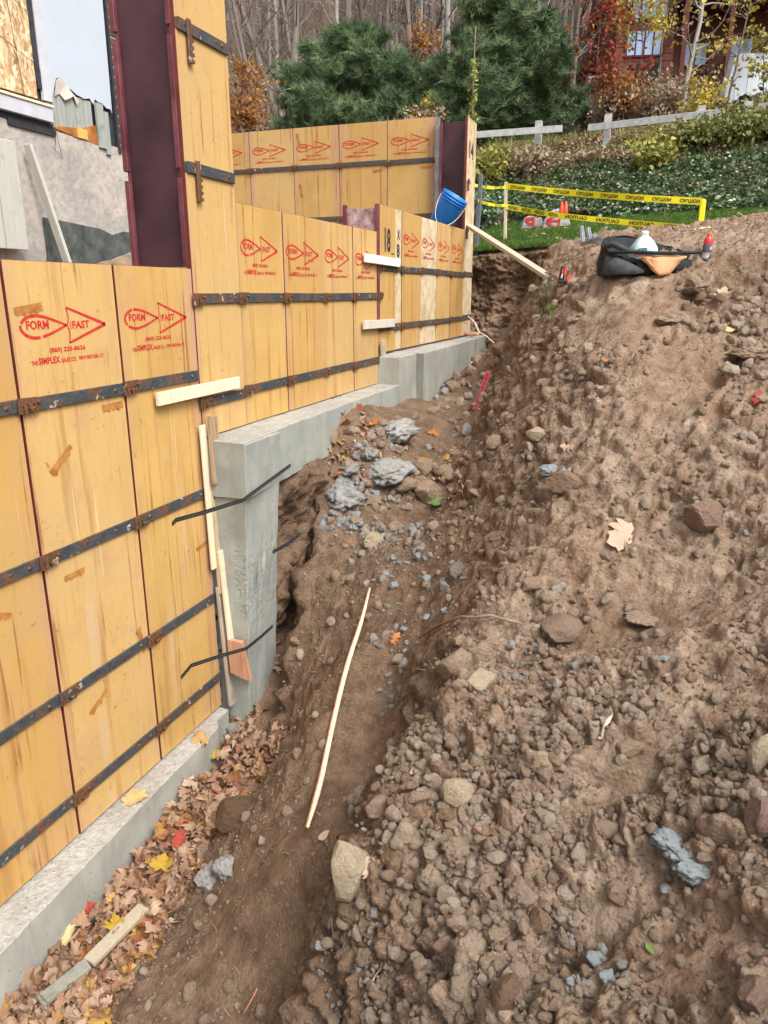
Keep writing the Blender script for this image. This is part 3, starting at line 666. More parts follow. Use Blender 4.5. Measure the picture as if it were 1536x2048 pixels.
def comb_mesh(seed=0, L=.15, H=.042, mat=None):
    rng = random.Random(seed); mb = MB(); o = [(0, H), (L, H * rng.uniform(.8, 1.1))]; n = 9
    for i in range(n, -1, -1): o.append((L * i / n, rng.uniform(-.004, .012) if i % 2 else rng.uniform(.006, .016)))
    mb.add([(x, -.0014, z) for x, z in o], [tuple(range(len(o)))], STAIN if mat is None else mat); return mb.mesh('rust_print')
PRINTS = [comb_mesh(i) for i in range(4)]
rg = random.Random(4)
def form_panel(label, w, h, loc, rz, bars, logo=None, mat=None, group=None, latch=True, prints=(), lastclip=False, lo=(0.042, 0.235), ps=1.0):
    """bars: heights above the panel foot"""
    t = thing('form_panel', label, 'form panel', loc, rz, group)
    mob('plywood_face', sheet_mesh(w, h, mat), t)
    for i, b in enumerate(bars):
        br = mob('cross_bar', bar_mesh(w), t, (0, 0, b + rg.uniform(-.003, .003)), (0, rg.uniform(-.006, .006), 0))
        if latch: mob('latch', LATCH, br, (-.035 + rg.uniform(-.01, .01), -.001, rg.uniform(-.003, .003)), (0, rg.uniform(-.03, .03), 0))
        if lastclip: mob('latch', LATCH, br, (w - .055, -.001, 0))
    for q_ in (LOGO[logo] if logo is not None else ()): mob(q_.name.split('.')[0], q_, t, (lo[0], 0, h - lo[1]), None, (ps, 1, 1))
    for q, (x, z, a, s) in enumerate(prints): mob('rust_print', PRINTS[q % 4], t, (x, -.0003 * q, z), (0, a, 0), s)
    return t
Q = R(90); FX = -2.3
NB = [1.975, 1.34, .71, .20]      # bars of the near panels, above the foot (foot z = -2.40)
G1 = 'tall yellow form panels of the near wall'
zf = -2.395; hN = .117 - zf
form_panel('yellow plywood form panel at the left edge of the photo, cut off by the frame', .60, hN, (FX - .004, 1.580, zf), Q, NB, None, None, G1, prints=[(.30, 1.2, .4, .8)])
form_panel('yellow form panel with the largest red fish-shaped print and dark comb-like rust marks', .597, hN, (FX, 2.186, zf), Q, NB, 0, None, G1, prints=[(.03, 2.30, -.12, .95), (.12, 1.66, -.65, 1.05), (.10, 1.20, 0, .8), (.16, .52, -.5, .9), (.44, 1.88, 0, .9), (.50, .80, 1.35, 1.0)], lo=(.047, .246), ps=1.0)
form_panel('yellow form panel with red print, directly left of the pier and the two upright boards', .587, hN, (FX + .002, 2.790, zf), Q, NB, 1, None, G1, lastclip=False, prints=[(.45, 1.02, -.1, .7)])
G0 = None
# the tall panel
TB = [1.985 + .0, 1.37, .74, .20]
tall = form_panel('tallest yellow form panel rising out of the frame, with four steel bars', .462, 2.60, (FX + .003, 3.382, -.760), Q, [1.975, 1.355, .725, .192], None, None, None, latch=False)
for k, b in enumerate([1.975, 1.355]):
    c = MB(); c.box((0, -.022, -.155), (.032, -.013, .035), RUST, bev=.002)
    for j in range(4): c.box((.030, -.022, -.150 + j * .030), (.046, -.013, -.135 + j * .030), RUST, bev=.001)
    mob('hanging_latch', c.mesh('hanging_latch'), tall, (.075, 0, b))
for k, b in enumerate([.725, .192]): mob('latch', LATCH, tall, (-.03, -.001, b))
# second run, 1.24 m panels
y2 = [3.846, 4.391, 4.988, 5.530, 6.096]; h2 = .478 + .760
L2 = ['yellow form panel with a red fish print, right beside the tall panel', 'yellow form panel with a double-struck red print, second right of the tall panel', 'yellow form panel with a crisp red print, third right of the tall panel', 'yellow form panel whose red print is half hidden by a pale nailed board']
for i in range(4):
    w = y2[i + 1] - y2[i] - .002
    form_panel(L2[i], w, h2, (FX + (.0, .003, -.001, .002)[i], y2[i], -.760), Q, [.725 + .003, .203], i % 3, None, 'half-height yellow panels of the middle run', ps=w / .587, lo=(.035 * w / .587, .232), prints=[[], [(.35, .95, 0, .5)], [], []][i], lastclip=(i == 3))
# third run
y3 = [6.100, 6.505, 6.679, 7.254, 7.798, 8.339, 8.915]; h3 = .690 + .510
L3 = ['narrow tan form panel stencilled with a black 18', 'narrow scuffed filler panel with a black 8, right of the 18 panel', 'yellow form panel with red print, right of the black 8', 'pale scraped form panel with cement smears in the far run', 'yellow form panel under the left side of the blue bucket', 'yellow form panel under the right side of the blue bucket, next to the corner']
for i in range(6):
    w = y3[i + 1] - y3[i] - .002; f = i < 2
    t = form_panel(L3[i], w, h3, (FX + (.0, -.002, .002, 0, .001, .003)[i], y3[i], -.505), Q, [.705, .205], None if f else i % 3, PALEPLY if i in (1, 3) else None, 'half-height yellow panels of the far run', ps=w / .587, lo=(.035, .235))
    if i == 0:
        m = MB(); text_mesh('18', .13, .28, .83, 1.03, m, BLK); stroke(m, [(.29, .825), (.38, .825)], .005, BLK); m.obj('black_stencil', t)
    if i == 1:
        m = MB(); text_mesh('8', .04, .12, .80, .92, m, BLK); text_mesh('X', .05, .12, .95, 1.03, m, BLK); m.obj('black_stencil', t)
# corner panel, full height, and the one turned the other way behind it
cp = form_panel('tall pale form panel at the far corner stencilled with a black 14', .42, 2.39, (FX, 8.920, -.505), Q, [.71, .215], None, PALEPLY, None)
m = MB(); text_mesh('14', .10, .30, 1.98, 2.16, m, BLK); m.obj('black_stencil', cp)
for b in (1.20, 1.72):
    c = MB(); c.box((.02, -.02, -.02), (.12, -.012, .02), RUST, bev=.002); c.box((.02, -.03, -.10), (.045, -.012, .03), RUST, bev=.002); mob('latch', c.mesh('latch'), cp, (.0, 0, b))
form_panel('outer form panel turning the corner behind the black 14 panel', .6, 2.39, (FX - .62, 9.36, -.505), PI, [.71, .215, 1.2], None, PALEPLY, None)
# far cross wall
LF = ['fifth', 'fourth', 'third', 'second', 'first']
FYW = 9.22
xs = [-2.735 - .632 * k for k in range(0, 8)]
LBF = ['yellow form panel of the back wall beside the galvanised corner angle', 'yellow back wall form panel second from the galvanised corner angle', 'yellow back wall form panel with a comb-shaped rust mark left of its red print', 'yellow back wall form panel fourth from the galvanised corner angle', 'back wall form panel cut off by the tall panel, only its print tip showing', 'back wall form panel hidden behind the tall panel', 'back wall form panel farther behind the tall panel']
for k in range(7):
    w = .630
    form_panel(LBF[k], w, 2.44, (xs[k + 1], FYW + rg.uniform(-.002, .002), -.47), 0, [1.98, 1.36, .72], k % 3 if k < 5 else None, None, 'yellow panels of the back wall', lo=(.05, .235), ps=1.0, prints=[[(.42, 1.88, 0, .9)], [(.44, 1.86, -.15, .9)], [(.03, 2.37, 1.35, 1.0), (.05, 1.78, 1.35, 1.1)], [], []][k] if k < 5 else ())
# oxblood end boards
def bulkhead(label, x0, x1, y, z0, z1, notches=True):
    t = thing('bulkhead_board', label, 'bulkhead board', (x0, y, z0)); w = x1 - x0; h = z1 - z0
    m = MB(); m.box((.012, .02, 0), (w - .012, .030, h), BULKW); m.obj('web', t)
    for x in (0, w - .03):
        m = MB(); zs = [0] + [z for z in (.43, .98, 1.05) if False] + [h]
        cuts = [.44, 1.06] if notches else []; z = 0
        for c in cuts + [None]:
            e = h if c is None else c - .022; m.box((x, -.004, z), (x + .03, .045, e), BULK, bev=.003)
            if c: m.box((x + (.016 if x == 0 else 0), .01, e + .0005), (x + (.03 if x == 0 else .014), .044, e + .0435), BULK); z = e + .044
        m.obj('flange', t)
    m = MB()
    return t
bulkhead('tall oxblood-painted bulkhead board standing on top of the near form panels', -2.664, -2.318, 3.385, .125, 2.4)
b2 = thing('bulkhead_board', 'small scuffed purple board with dark red ribs between middle and far runs', 'bulkhead board', (-2.60, 6.05, -.3))
m = MB(); m.box((.03, .01, 0), (.30, .03, .96), PURP); m.obj('web', b2)
for x in (0, .285): m = MB(); m.box((x, -.012, 0), (x + .03, .03, .99), BULK, bev=.003); m.obj('rib', b2)
bulkhead('oxblood corner bulkhead board behind the blue bucket', -2.665, -2.325, 9.06, -.5, 1.87, False)
t = thing('steel_angle', 'galvanised steel corner angle at the right end of the back wall', 'steel angle', (-2.725, 9.10, -.5))
m = MB(); m.box((0, 0, 0), (.05, .006, 2.43), GALV, bev=.001); m.obj('front_leg', t); m = MB(); m.box((0, .007, 0), (.006, .10, 2.45), GALV, bev=.001); m.obj('side_leg', t)
# hidden inner leaf of the front wall, so that the place holds from the side
for k in range(4): form_panel('inner form panel behind the near run, seen only from the side', .6, 2.45, (-2.70, 3.3 - .61 * k, -2.395), -Q, [1.9, 1.3], None, None, 'inner form panels behind the front wall', latch=False)
# ---------------------------------------------------------------- the old house behind the forms
def solid(name, **k): return plain(name, **k)
WHITE = plain('white_sheet_plastic', (0.47, 0.53, 0.60), 0.45, 0.35, 0.05, 2); WTRIM = plain('white_trim_paint', (0.52, 0.53, 0.58), 0.5, 0.3, 0.08, 8)
GREY = mat_wood('grey_painted_board', (0.27, 0.29, 0.265), (0.36, 0.38, 0.35), .6); PALEGREY = mat_wood('pale_painted_board', (0.42, 0.42, 0.37), (0.51, 0.50, 0.45), .4)
BLACKM = plain('black_membrane_and_gap_shade', (0.035, 0.038, 0.045), .6, .3, .3, 20); NEWW = mat_wood('fresh_cut_pine', (0.66, 0.54, 0.37), (0.78, 0.69, 0.52), .3)
OLDW = mat_wood('old_grey_board', (0.42, 0.34, 0.24), (0.56, 0.47, 0.35), .6, .35); ROTW = mat_wood('stained_brown_board', (0.22, 0.135, 0.075), (0.42, 0.30, 0.19), .8)
REDW = mat_wood('red_brown_offcut', (0.40, 0.19, 0.115), (0.52, 0.30, 0.20), .5)
def mat_osb():
    m, t, b = newmat('strand_board', .8, .2); n = N(t); p = n.co(); p2 = n.n('Mapping'); t.links.new(p, p2.inputs[0]); p2.inputs['Scale'].default_value = (1, 1, 1)
    w = n.n('VectorMath', operation='ADD'); nz = n.n('TexNoise', i_Scale=6.0); t.links.new(p, nz.inputs['Vector']); t.links.new(p, w.inputs[0]); 
    sc = n.n('VectorMath', operation='SCALE'); t.links.new(nz.outputs['Color'], sc.inputs[0]); sc.inputs['Scale'].default_value = .12; t.links.new(sc.outputs[0], w.inputs[1])
    a = n.n('Mapping'); t.links.new(w.outputs[0], a.inputs[0]); a.inputs['Rotation'].default_value = (R(38), 0, 0); a.inputs['Scale'].default_value = (1, 1, .32)
    c = n.n('Mapping'); t.links.new(w.outputs[0], c.inputs[0]); c.inputs['Rotation'].default_value = (R(-50), 0, 0); c.inputs['Scale'].default_value = (1, 1, .32)
    v1 = n.voro(a.outputs[0], 42, out='Color'); v2 = n.voro(c.outputs[0], 36, out='Color'); k = n.ramp(n.noise(p, 22, 2), [(.47, 0), (.53, 1)])
    s = n.n('SeparateColor'); t.links.new(n.mix(k, v1, v2), s.inputs[0])
    n.to(n.ramp(s.outputs[0], [(0, (.30, .17, .08)), (.35, (.56, .37, .20)), (.7, (.72, .54, .33)), (1, (.80, .66, .45))]), b); n.bump(s.outputs[0], .5, .003, b); return m
OSB = mat_osb()
BRK = [plain('old_brick_%s' % k, c, .9, .15, .3, 20, 0, .004) for k, c in (('umber', (.085, .055, .05)), ('brown', (.12, .07, .06)))]
MORT = plain('mortar', (.34, .31, .28), .95, .1, .25, 30, 0, .003); WIRE = plain('thin_dark_wire', (.05, .045, .04), .5, .4)
ORNG = plain('orange_sheathing', (.40, .14, .04), .8, .2, .45, 9, 0, .003, (.55, .22, .06)); YPLY = plain('yellow_patch_ply', (.62, .40, .13), .7, .2, .15, 15)
DAMP = plain('black_damp_proofing', (.055, .065, .065), .8, .2, .35, 8, 0, .004, (.12, .13, .12)); FLAKE = plain('torn_sheet_backing', (.60, .52, .45), .9, .1, .15, 12)
def mat_oldwall():
    m, t, b = newmat('old_foundation_concrete', .95, .12); n = N(t); p = n.co('World')
    a = n.noise(p, 2.4, 5, .6); g = n.noise(p, 18, 5, .65)
    c = n.mix(n.ramp(a, [(.35, 0), (.65, 1)]), (.33, .31, .29), (.50, .45, .40)); c = n.mix(n.ramp(n.noise(p, 5, 4), [(.5, 0), (.68, .6)]), c, (.56, .47, .38))
    c = n.mix(n.ramp(g, [(.35, .5), (.55, 0)]), c, (.24, .23, .22)); n.to(c, b); n.bump(g, .8, .012, b); return m
OLDC = mat_oldwall(); HX = -4.6
house = thing('old_house', 'stripped old house with grey foundation, white sheet and strand board behind the forms', 'house', (HX, 4.9, 0))
def HO(o): o.location = Vector((-HX, -4.9, 0)) + o.location; return o
wl = HO(rough_block('foundation_wall', [(HX - .25, 1.5), (HX, 1.5), (HX, 7.3), (HX - .25, 7.3)], -1.6, 1.20, OLDC, OLDC, house, 8, .12, .016))
m = MB(); o = [(4.82, .555), (5.15, .535), (5.45, .515), (5.60, .475), (5.75, .515), (7.2, .46), (7.2, -.5), (4.80, -.5)]
m.add([(HX + .010, y, z) for y, z in o] + [(HX + .020, y, z) for y, z in o], [tuple(range(8, 16))] + [(i, (i + 1) % 8, 8 + (i + 1) % 8, 8 + i) for i in range(8)], DAMP); HO(m.obj('damp_proof_coat', house))
m = MB(); m.box((HX - .12, 1.5, 1.205), (HX - .03, 7.3, 4.2), BLACKM); HO(m.obj('wall_core', house))
m = MB(); m.box((HX - .028, 1.6, 1.40), (HX - .006, 4.935, 4.2), OSB); HO(m.obj('strand_board_panel', house))
m = MB(); m.box((HX - .026, 4.937, 1.52), (HX - .002, 4.985, 4.2), BLACKM); m.box((HX - .026, 4.95, 1.47), (HX, 5.0, 1.60), BLACKM); HO(m.obj('flashing_strip', house))
m = MB(); m.box((HX - .020, 4.987, 1.40), (HX + .006, 5.075, 4.2), WTRIM); HO(m.obj('trim_board', house))
rr = random.Random(3); o = [(5.077, 4.2), (5.077, 1.44)]; y = 5.10
while y < 5.75: o.append((y, 1.50 + rr.uniform(-.035, .045) - .02 * (y - 5.1) + (.085 if 5.13 < y < 5.24 else 0))); y += rr.uniform(.02, .055)
o += [(5.76, 1.46), (5.80, 4.2)]; n_ = len(o)
m = MB(); m.add([(HX + .003, y, z) for y, z in o] + [(HX - .004, y, z) for y, z in o], [tuple(range(n_)), tuple(range(2 * n_ - 1, n_ - 1, -1))] + [(i, (i + 1) % n_, n_ + (i + 1) % n_, n_ + i) for i in range(n_)], WHITE); HO(m.obj('white_sheet', house))
o = [(5.10, 1.45), (5.12, 1.56), (5.17, 1.60), (5.23, 1.55), (5.30, 1.52), (5.38, 1.47), (5.34, 1.43), (5.30, 1.49), (5.24, 1.46), (5.20, 1.44), (5.16, 1.48)]
m = MB(); m.add([(HX + .008 + .01 * math.sin(i), y, z) for i, (y, z) in enumerate(o)], [tuple(range(len(o)))], FLAKE); HO(m.obj('torn_flap', house))
for k in range(5):
    m = MB(); y0 = 5.035 + .098 * k; m.box((HX - .03, y0, 1.17), (HX - .007, y0 + .092, 1.50), GREY, bev=.003); HO(m.obj('siding_board', house))
m = MB(); m.box((HX - .005, 5.55, 1.16), (HX + .018, 5.635, 1.50), GREY, bev=.002); HO(m.obj('siding_board', house))
m = MB(); m.box((HX + .0, 5.635, 1.12), (HX + .02, 5.69, 1.45), GREY, bev=.002); HO(m.obj('split_board', house))
o = [(5.04, 1.225), (5.13, 1.245), (5.35, 1.27), (5.535, 1.325), (5.545, 1.18), (5.35, 1.19)]
m = MB(); m.add([(HX + .004, y, z) for y, z in o] + [(HX - .006, y, z) for y, z in o], [tuple(range(6))] + [(i, (i + 1) % 6, 6 + (i + 1) % 6, 6 + i) for i in range(6)], ORNG); HO(m.obj('bare_sheathing', house))
m = MB(); m.box((HX + .0045, 5.31, 1.195), (HX + .012, 5.42, 1.27), YPLY, bev=.001); HO(m.obj('patch', house))
m = MB(); m.box((HX - .02, 3.2, 1.345), (HX + .055, 5.03, 1.365), NEWW, bev=.003); HO(m.obj('sill_strip', house))
m = MB(); m.box((HX - .02, 3.2, 1.245), (HX + .045, 5.02, 1.343), WTRIM, bev=.003); HO(m.obj('white_flashing', house))
m = MB(); m.box((HX - .02, 3.2, 1.20), (HX + .004, 5.05, 1.244), BLACKM); m.box((HX + .0, 4.60, 1.160), (HX + .014, 5.06, 1.205), BLACKM); HO(m.obj('painted_sill_gap_shade', house))  # black strips painted in where the gap under the flashing lies in shade
# chimney of single bricks
ch = thing('brick_chimney', 'dark brick chimney corner with pale mortar between white sheet and bulkhead', 'chimney', (HX, 5.832, 1.15))
m = MB(); m.box((-.02, -.030, 0), (.003, -.002, 3.0), BLACKM); m.obj('dark_joint', ch)
m = MB(); m.box((-.1, .0, 0), (-.004, .9, 3.0), MORT); m.obj('mortar_core', ch)
bme = []
for mt in BRK:
    for Lw in (.20, .095): b = MB(); b.box((-.08, 0, 0), (.006, Lw, .057), mt, bev=.004); bme.append(b.mesh('brick'))
for c in range(39):
    y0 = .008 if c % 2 == 0 else .008 - .0; 
    for j, Lw in enumerate([.095, .2, .2] if c % 2 else [.2, .2, .095]):
        if j > 0 and c > 30: break
        mob('brick', bme[(rr.random() < .5) * 2 + (Lw < .1)], ch, (rr.uniform(-.002, .003), y0, .012 + c * .075), (0, 0, rr.uniform(-.02, .02))); y0 += Lw + .014
# loose boards by the foundation
def board(name, label, cat, p, q, w, h, mat, up=(0, 0, 1), group=None, bev=.002):
    m = MB(); c = Vector(p); m.bar((0, 0, 0), Vector(q) - c, w, h, mat, up, bev); o = m.obj(name, None, loc=c); return tag(o, label, cat, group)
sb = thing('siding_stack', 'pale vertical siding boards leaning against the old foundation at the left edge', 'siding', (-4.5, 4.215, .2))
for k in range(6):
    m = MB(); m.box((0, -.9 + .205 * k, .10), (.016, -.9 + .205 * k + .197, .83), PALEGREY, bev=.003); m.obj('siding_board', sb)
m = MB(); m.box((.018, -.9, .80), (.022, .13, 1.02), GALV, bev=.001); m.obj('metal_flashing', sb)
board('leaning_batten', 'single pale batten leaning on the old foundation wall behind the near forms', 'batten', (-4.40, 4.86, .10), (-4.53, 4.70, 1.04), .03, .062, PALEGREY, (1, 0, 0))
for k, (a, b2_) in enumerate([((-4.58, 4.25, 2.2), (-4.58, 4.90, 1.95)), ((-4.58, 4.25, 1.82), (-4.58, 4.93, 1.62)), ((-4.58, 4.6, 2.6), (-4.58, 4.78, 1.37))]):
    m = MB(); a = Vector(a); q = Vector(b2_) - a; m.tube([(0, 0, 0), q * .5 + Vector((.01, .02, 0)), q], .0022, WIRE, 4); tag(m.obj('thin_wire', None, loc=a), ['upper thin wire slanting across the strand board', 'lower thin wire slanting across the strand board', 'upright thin wire hanging down the strand board'][k], 'wire')
m = MB(); m.tube([(0, 0, 0), (.02, .05, -.10), (.01, .02, -.24), (.015, .09, -.30), (.01, .06, -.12)], .002, WIRE, 4); tag(m.obj('looped_wire', None, loc=(-4.58, 4.99, 1.30)), 'dark wire loop hanging from the sill over the old foundation', 'wire')
o = mob('dark_stone', rock_mesh('dark_stone', 77, plain('dark_brown_stone', (.13, .095, .085), .8), 3, 4, .15), None, (-2.52, 2.27, .115), (0, 0, 1.3), (.07, .13, .03)); tag(o, 'dark rounded lump peeking over the top of the near form panel', 'stone')
# soil heaped inside the building
xs_ = np.linspace(-12, -2.75, 120)[None, :].repeat(120, 0); ys_ = np.linspace(-1, 9.1, 120)[:, None].repeat(120, 1)
zi = -.6 + .22 * np.exp(-((ys_ - 6.1) / .8) ** 2) * (1 - sst(-4.6, -4.0, xs_)) + .74 * (1 - sst(-4.6, -3.6, xs_)) + .06 * fbm(xs_ * 3, ys_ * 3, 7, 4)
fi = mob('inner_fill', grid_mesh('inner_fill', xs_, ys_, zi, SOIL, {'dry': .7 + .3 * vn(xs_ * 3, ys_ * 3, 3)})); tag(fi, 'brown backfill heaped inside the new walls', kind='structure')

# ---------------------------------------------------------------- boards nailed to the forms
board('nailed_board', 'bare pine strip nailed aslant across the joint left of the pier', 'board', (-2.268, 2.975, -.497), (-2.262, 3.715, -.494), .020, .064, NEWW, (0, 0, 1))
board('nailed_board', 'white painted strip nailed over the red print left of the black 18', 'board', (-2.268, 5.70, .259), (-2.262, 6.50, .246), .022, .066, plain('whitewashed_board', (.74, .72, .68), .7, .2, .1, 20), (0, 0, 1))
board('nailed_board', 'lower spattered strip nailed between the middle and far runs', 'board', (-2.268, 5.665, -.252), (-2.262, 6.37, -.260), .022, .068, mat_wood('spattered_board', (.55, .48, .38), (.72, .67, .58), .9, .2), (0, 0, 1))
board('upright_board', 'short grey upright board beside the stepped concrete block', 'board', (-2.262, 6.11, -.766), (-2.262, 6.09, -.395), .022, .075, OLDW, (0, 1, 0))
board('upright_board', 'thin pale broken lath standing at the pier, upper left of the pair', 'board', (-2.268, 3.335, -.68), (-2.262, 3.345, -1.50), .014, .050, NEWW, (0, 1, 0))
board('upright_board', 'short dark split board standing at the pier in front of the long ones', 'board', (-2.235, 3.385, -.635), (-2.225, 3.37, -1.005), .022, .070, ROTW, (0, 1, 0))
board('upright_board', 'long weathered brown board standing between forms and pier', 'board', (-2.262, 3.395, -.93), (-2.250, 3.400, -1.66), .018, .080, mat_wood('tan_board', (.40, .28, .16), (.55, .42, .27), .5), (0, 1, 0))
board('upright_board', 'pale pine board below the weathered one at the pier', 'board', (-2.235, 3.385, -1.40), (-2.215, 3.40, -2.00), .016, .058, NEWW, (0, 1, 0))
board('upright_board', 'grey cement-smeared board reaching down to the lower footing', 'board', (-2.264, 3.400, -1.62), (-2.245, 3.425, -2.40), .020, .085, OLDW, (0, 1, 0))
m = MB(); o = [(-.05, .13), (.045, .12), (.085, -.13), (-.04, -.085)]; m.add([(x, -.014, z) for x, z in o] + [(x, .014, z) for x, z in o], [(0, 1, 2, 3), (7, 6, 5, 4)] + [(i, (i + 1) % 4, 4 + (i + 1) % 4, 4 + i) for i in range(4)], REDW)
tag(m.obj('wood_offcut', None, loc=(-2.175, 3.385, -2.075), rot=(0, 0, .1)), 'red-brown tapered wood offcut stuck to the foot of the pier', 'offcut')
STRAP = plain('black_steel_strap', (.018, .018, .02), .5, .4, .3, 40); DOT = plain('strap_hole_light', (.36, .36, .34), .8)
def strap(label, pts, name='perforated_strap'):
    P = [Vector(p) for p in pts]; c = P[0]; t = thing(name, label, 'strap', c); m = MB()
    for i in range(len(P) - 1):
        a, b = P[i] - c, P[i + 1] - c; s = (b - a).cross(Vector((0, 0, 1)).cross(b - a)).normalized() * .0105
        up = Vector((0, 0, 1)) * .0105; m.add([a - up, b - up, b + up, a + up] + [v + Vector((.0025, 0, 0)) for v in (a - up, b - up, b + up, a + up)], [(0, 1, 2, 3), (7, 6, 5, 4), (0, 1, 5, 4), (3, 2, 6, 7), (0, 3, 7, 4), (1, 2, 6, 5)], STRAP)
    m.obj('band', t); m = MB()
    for i in range(len(P) - 1):
        a, b = P[i] - c, P[i + 1] - c; L = (b - a).length; k = int(L / .022)
        for j in range(k):
            q = a + (b - a) * ((j + .5) / k) + Vector((.0035, 0, 0)); r = .0022
            m.add([q + Vector((0, -r, -r)), q + Vector((0, r, -r)), q + Vector((0, r, r)), q + Vector((0, -r, r))], [(0, 1, 2, 3)], DOT)
    tag(m.obj('punched_holes', t), kind='stuff'); return t
strap('upper black perforated strap sticking out past the pier', [on_x(344, 1048, -2.02), on_x(352, 1040, -2.02), on_x(410, 1024, -2.015), on_x(486, 1000, -1.995), (-2.01, 3.83, -.985)])
strap('lower black perforated strap bent down in front of the yellow panel', [on_x(362, 1355, -2.06), on_x(382, 1331, -2.06), on_x(440, 1312, -2.05), on_x(492, 1297, -2.04), on_x(520, 1275, -2.02), on_x(545, 1252, -1.99)])
strap('short black strap lying in the dark slot right of the pier', [on_x(545, 1104, -1.96), on_x(575, 1088, -1.90), on_x(600, 1068, -1.84)])

# ---------------------------------------------------------------- bucket
BB = plain('blue_plastic', (.012, .19, .62), .35, .5, .12, 6); WH = plain('white_plastic', (.75, .77, .78), .4, .4, .05, 8)
bk = thing('plastic_bucket', 'tilted blue plastic bucket hanging at the corner of the far forms', 'bucket', (-2.215, 8.22, .755), rot=(R(0), R(0), R(0)))
bk.matrix_world = Matrix.Translation(on_x(893, 425, -2.36)) @ Matrix.Rotation(YAW, 4, 'Z') @ Matrix.Rotation(R(30), 4, 'Y') @ Matrix.Rotation(R(14), 4, 'X')
m = MB(); m.lathe([(0, -.17), (.118, -.17), (.124, -.165), (.139, .12), (.141, .125), (.141, .15), (.150, .152), (.150, .162), (.142, .163), (.142, .178), (.151, .180), (.151, .190), (.143, .192), (.139, .19), (.133, .12), (.118, -.158), (0, -.16)], BB, 32); m.obj('body', bk)
for z in (.128, .155, .185): m = MB(); m.lathe([(.141, z - .003), (.153, z - .003), (.153, z + .003), (.141, z + .003)], BB, 32); m.obj('rim_band', bk)
m = MB(); m.tube([(.15 * math.cos(a), -.15 * math.sin(a) - .012, .14 - .26 * math.sin(a) ** 1.0 * (1 if True else 0)) for a in np.linspace(0, PI, 22)], .0032, WH, 6); m.obj('wire_handle', bk)
m = MB(); m.lathe([(.119, -.173), (.127, -.172), (.127, -.160), (.119, -.159)], WH, 24); m.obj('pale_base_ring', bk)
# steel pieces and cable at the corner
board('leaning_plank', 'long grey plank sloping from the corner form down to the dirt edge', 'plank', on_d(938, 452, 9.3), on_d(1102, 557, 7.3), .085, .035, OLDW, (0, 0, 1))
board('steel_post', 'grey steel post standing just beyond the corner form panel', 'post', (-2.37, 9.78, .4), (-2.33, 9.76, 1.40), .05, .05, GALV, (1, 0, 0))
m = MB(); c = on_x(936, 633, -2.26); P = [on_x(936, 633, -2.26), on_d(950, 645, 9.2), on_d(958, 665, 9.1), on_d(972, 672, 8.9), on_d(990, 688, 8.4), on_d(998, 694, 8.2)]
m.tube([p - c for p in P], .009, plain('pale_cord', (.66, .58, .48), .7), 6); tag(m.obj('loose_cord', None, loc=c), 'pale loose cord drooping from the corner form over the footing end', 'cord')
COP = plain('dusty_copper', (.42, .20, .14), .6, .4, .3, 20, .2); 
m = MB(); c = on_d(972, 683, 9.3); m.tube([(0, 0, 0), on_d(1034, 672, 8.7) - c], .018, COP, 8); tag(m.obj('copper_pipe', None, loc=c), 'pinkish pipe stub crossing the trench beyond the far footing', 'pipe')
o = mob('brick_offcut', rock_mesh('brick_offcut', 5, REDW, 1, 3, .05, (1, .6, .3)), None, (-2.20, 9.02, -.485), (0, 0, .3), .11); tag(o, 'reddish brick piece on the footing below the corner panel', 'brick')
# ---------------------------------------------------------------- caution tape, stakes, things on the heap
YEL = plain('yellow_tape', (.80, .70, .02), .45, .35, .06, 5); TBLK = plain('tape_lettering', (.05, .045, .02), .6)
STK = mat_wood('pine_stake', (.62, .50, .30), (.74, .64, .44), .2)
sa = on_d(1012, 450, 10.9); sa.z = gz(sa.x, sa.y); sa_top = on_d(1012, 365, 10.9)
sb_ = on_d(1405, 457, 9.6); sb_.z = gz(sb_.x, sb_.y) - .05; sb_top = on_d(1407, 398, 9.6)
board('wooden_stake', 'left wooden stake holding the caution tape on the lawn', 'stake', sa - Vector((0, 0, .1)), sa_top, .038, .038, STK, (1, 0, 0))
board('wooden_stake', 'right wooden stake at the far end of the caution tape', 'stake', sb_ - Vector((0, 0, .1)), sb_top, .036, .036, STK, (1, 0, 0))
def tape(label, P, h, words, flipv, fliph, n=0):
    P = [Vector(p) for p in P]; c = P[0].copy(); t = thing('caution_tape', label, 'caution tape', c); m = MB(); K = 40; pos = []
    for i in range(K + 1):
        s = i / K; j = min(int(s * (len(P) - 1)), len(P) - 2); f = s * (len(P) - 1) - j; p = P[j].lerp(P[j + 1], f); p = p - Vector((0, 0, .02 * math.sin(PI * s))); tl = .18 * math.sin(s * 9 + n)
        pos.append((p - c, Vector((math.sin(tl) * .3, math.sin(tl), math.cos(tl))).normalized()))
    vs = []
    for p, u in pos: vs += [p - u * h / 2, p + u * h / 2]
    m.add(vs, [(2 * i, 2 * i + 2, 2 * i + 3, 2 * i + 1) for i in range(K)], YEL); m.obj('band', t)
    if words:
        m = MB(); L = sum((P[i + 1] - P[i]).length for i in range(len(P) - 1)); g = MB()
        text_mesh('CAUTION', 0, .235, -.021, .022, g, TBLK, 0); W0 = g
        d = L / words
        for w in range(words):
            m2 = []
            for (x, y, z) in W0.v:
                s = (d * w + d * .22 + (.225 - x if fliph else x)) / L
                q = min(max(s, 0), .9999) * K; i = int(q); f = q - i; p = pos[i][0].lerp(pos[i + 1][0], f); u = pos[i][1].lerp(pos[i + 1][1], f)
                m2.append(p + u * (z * (-1 if flipv else 1)) + Vector((-.1, -1, .05)).normalized() * .004)
            m.add(m2, W0.f, TBLK)
        m.obj('lettering', t)
    return t
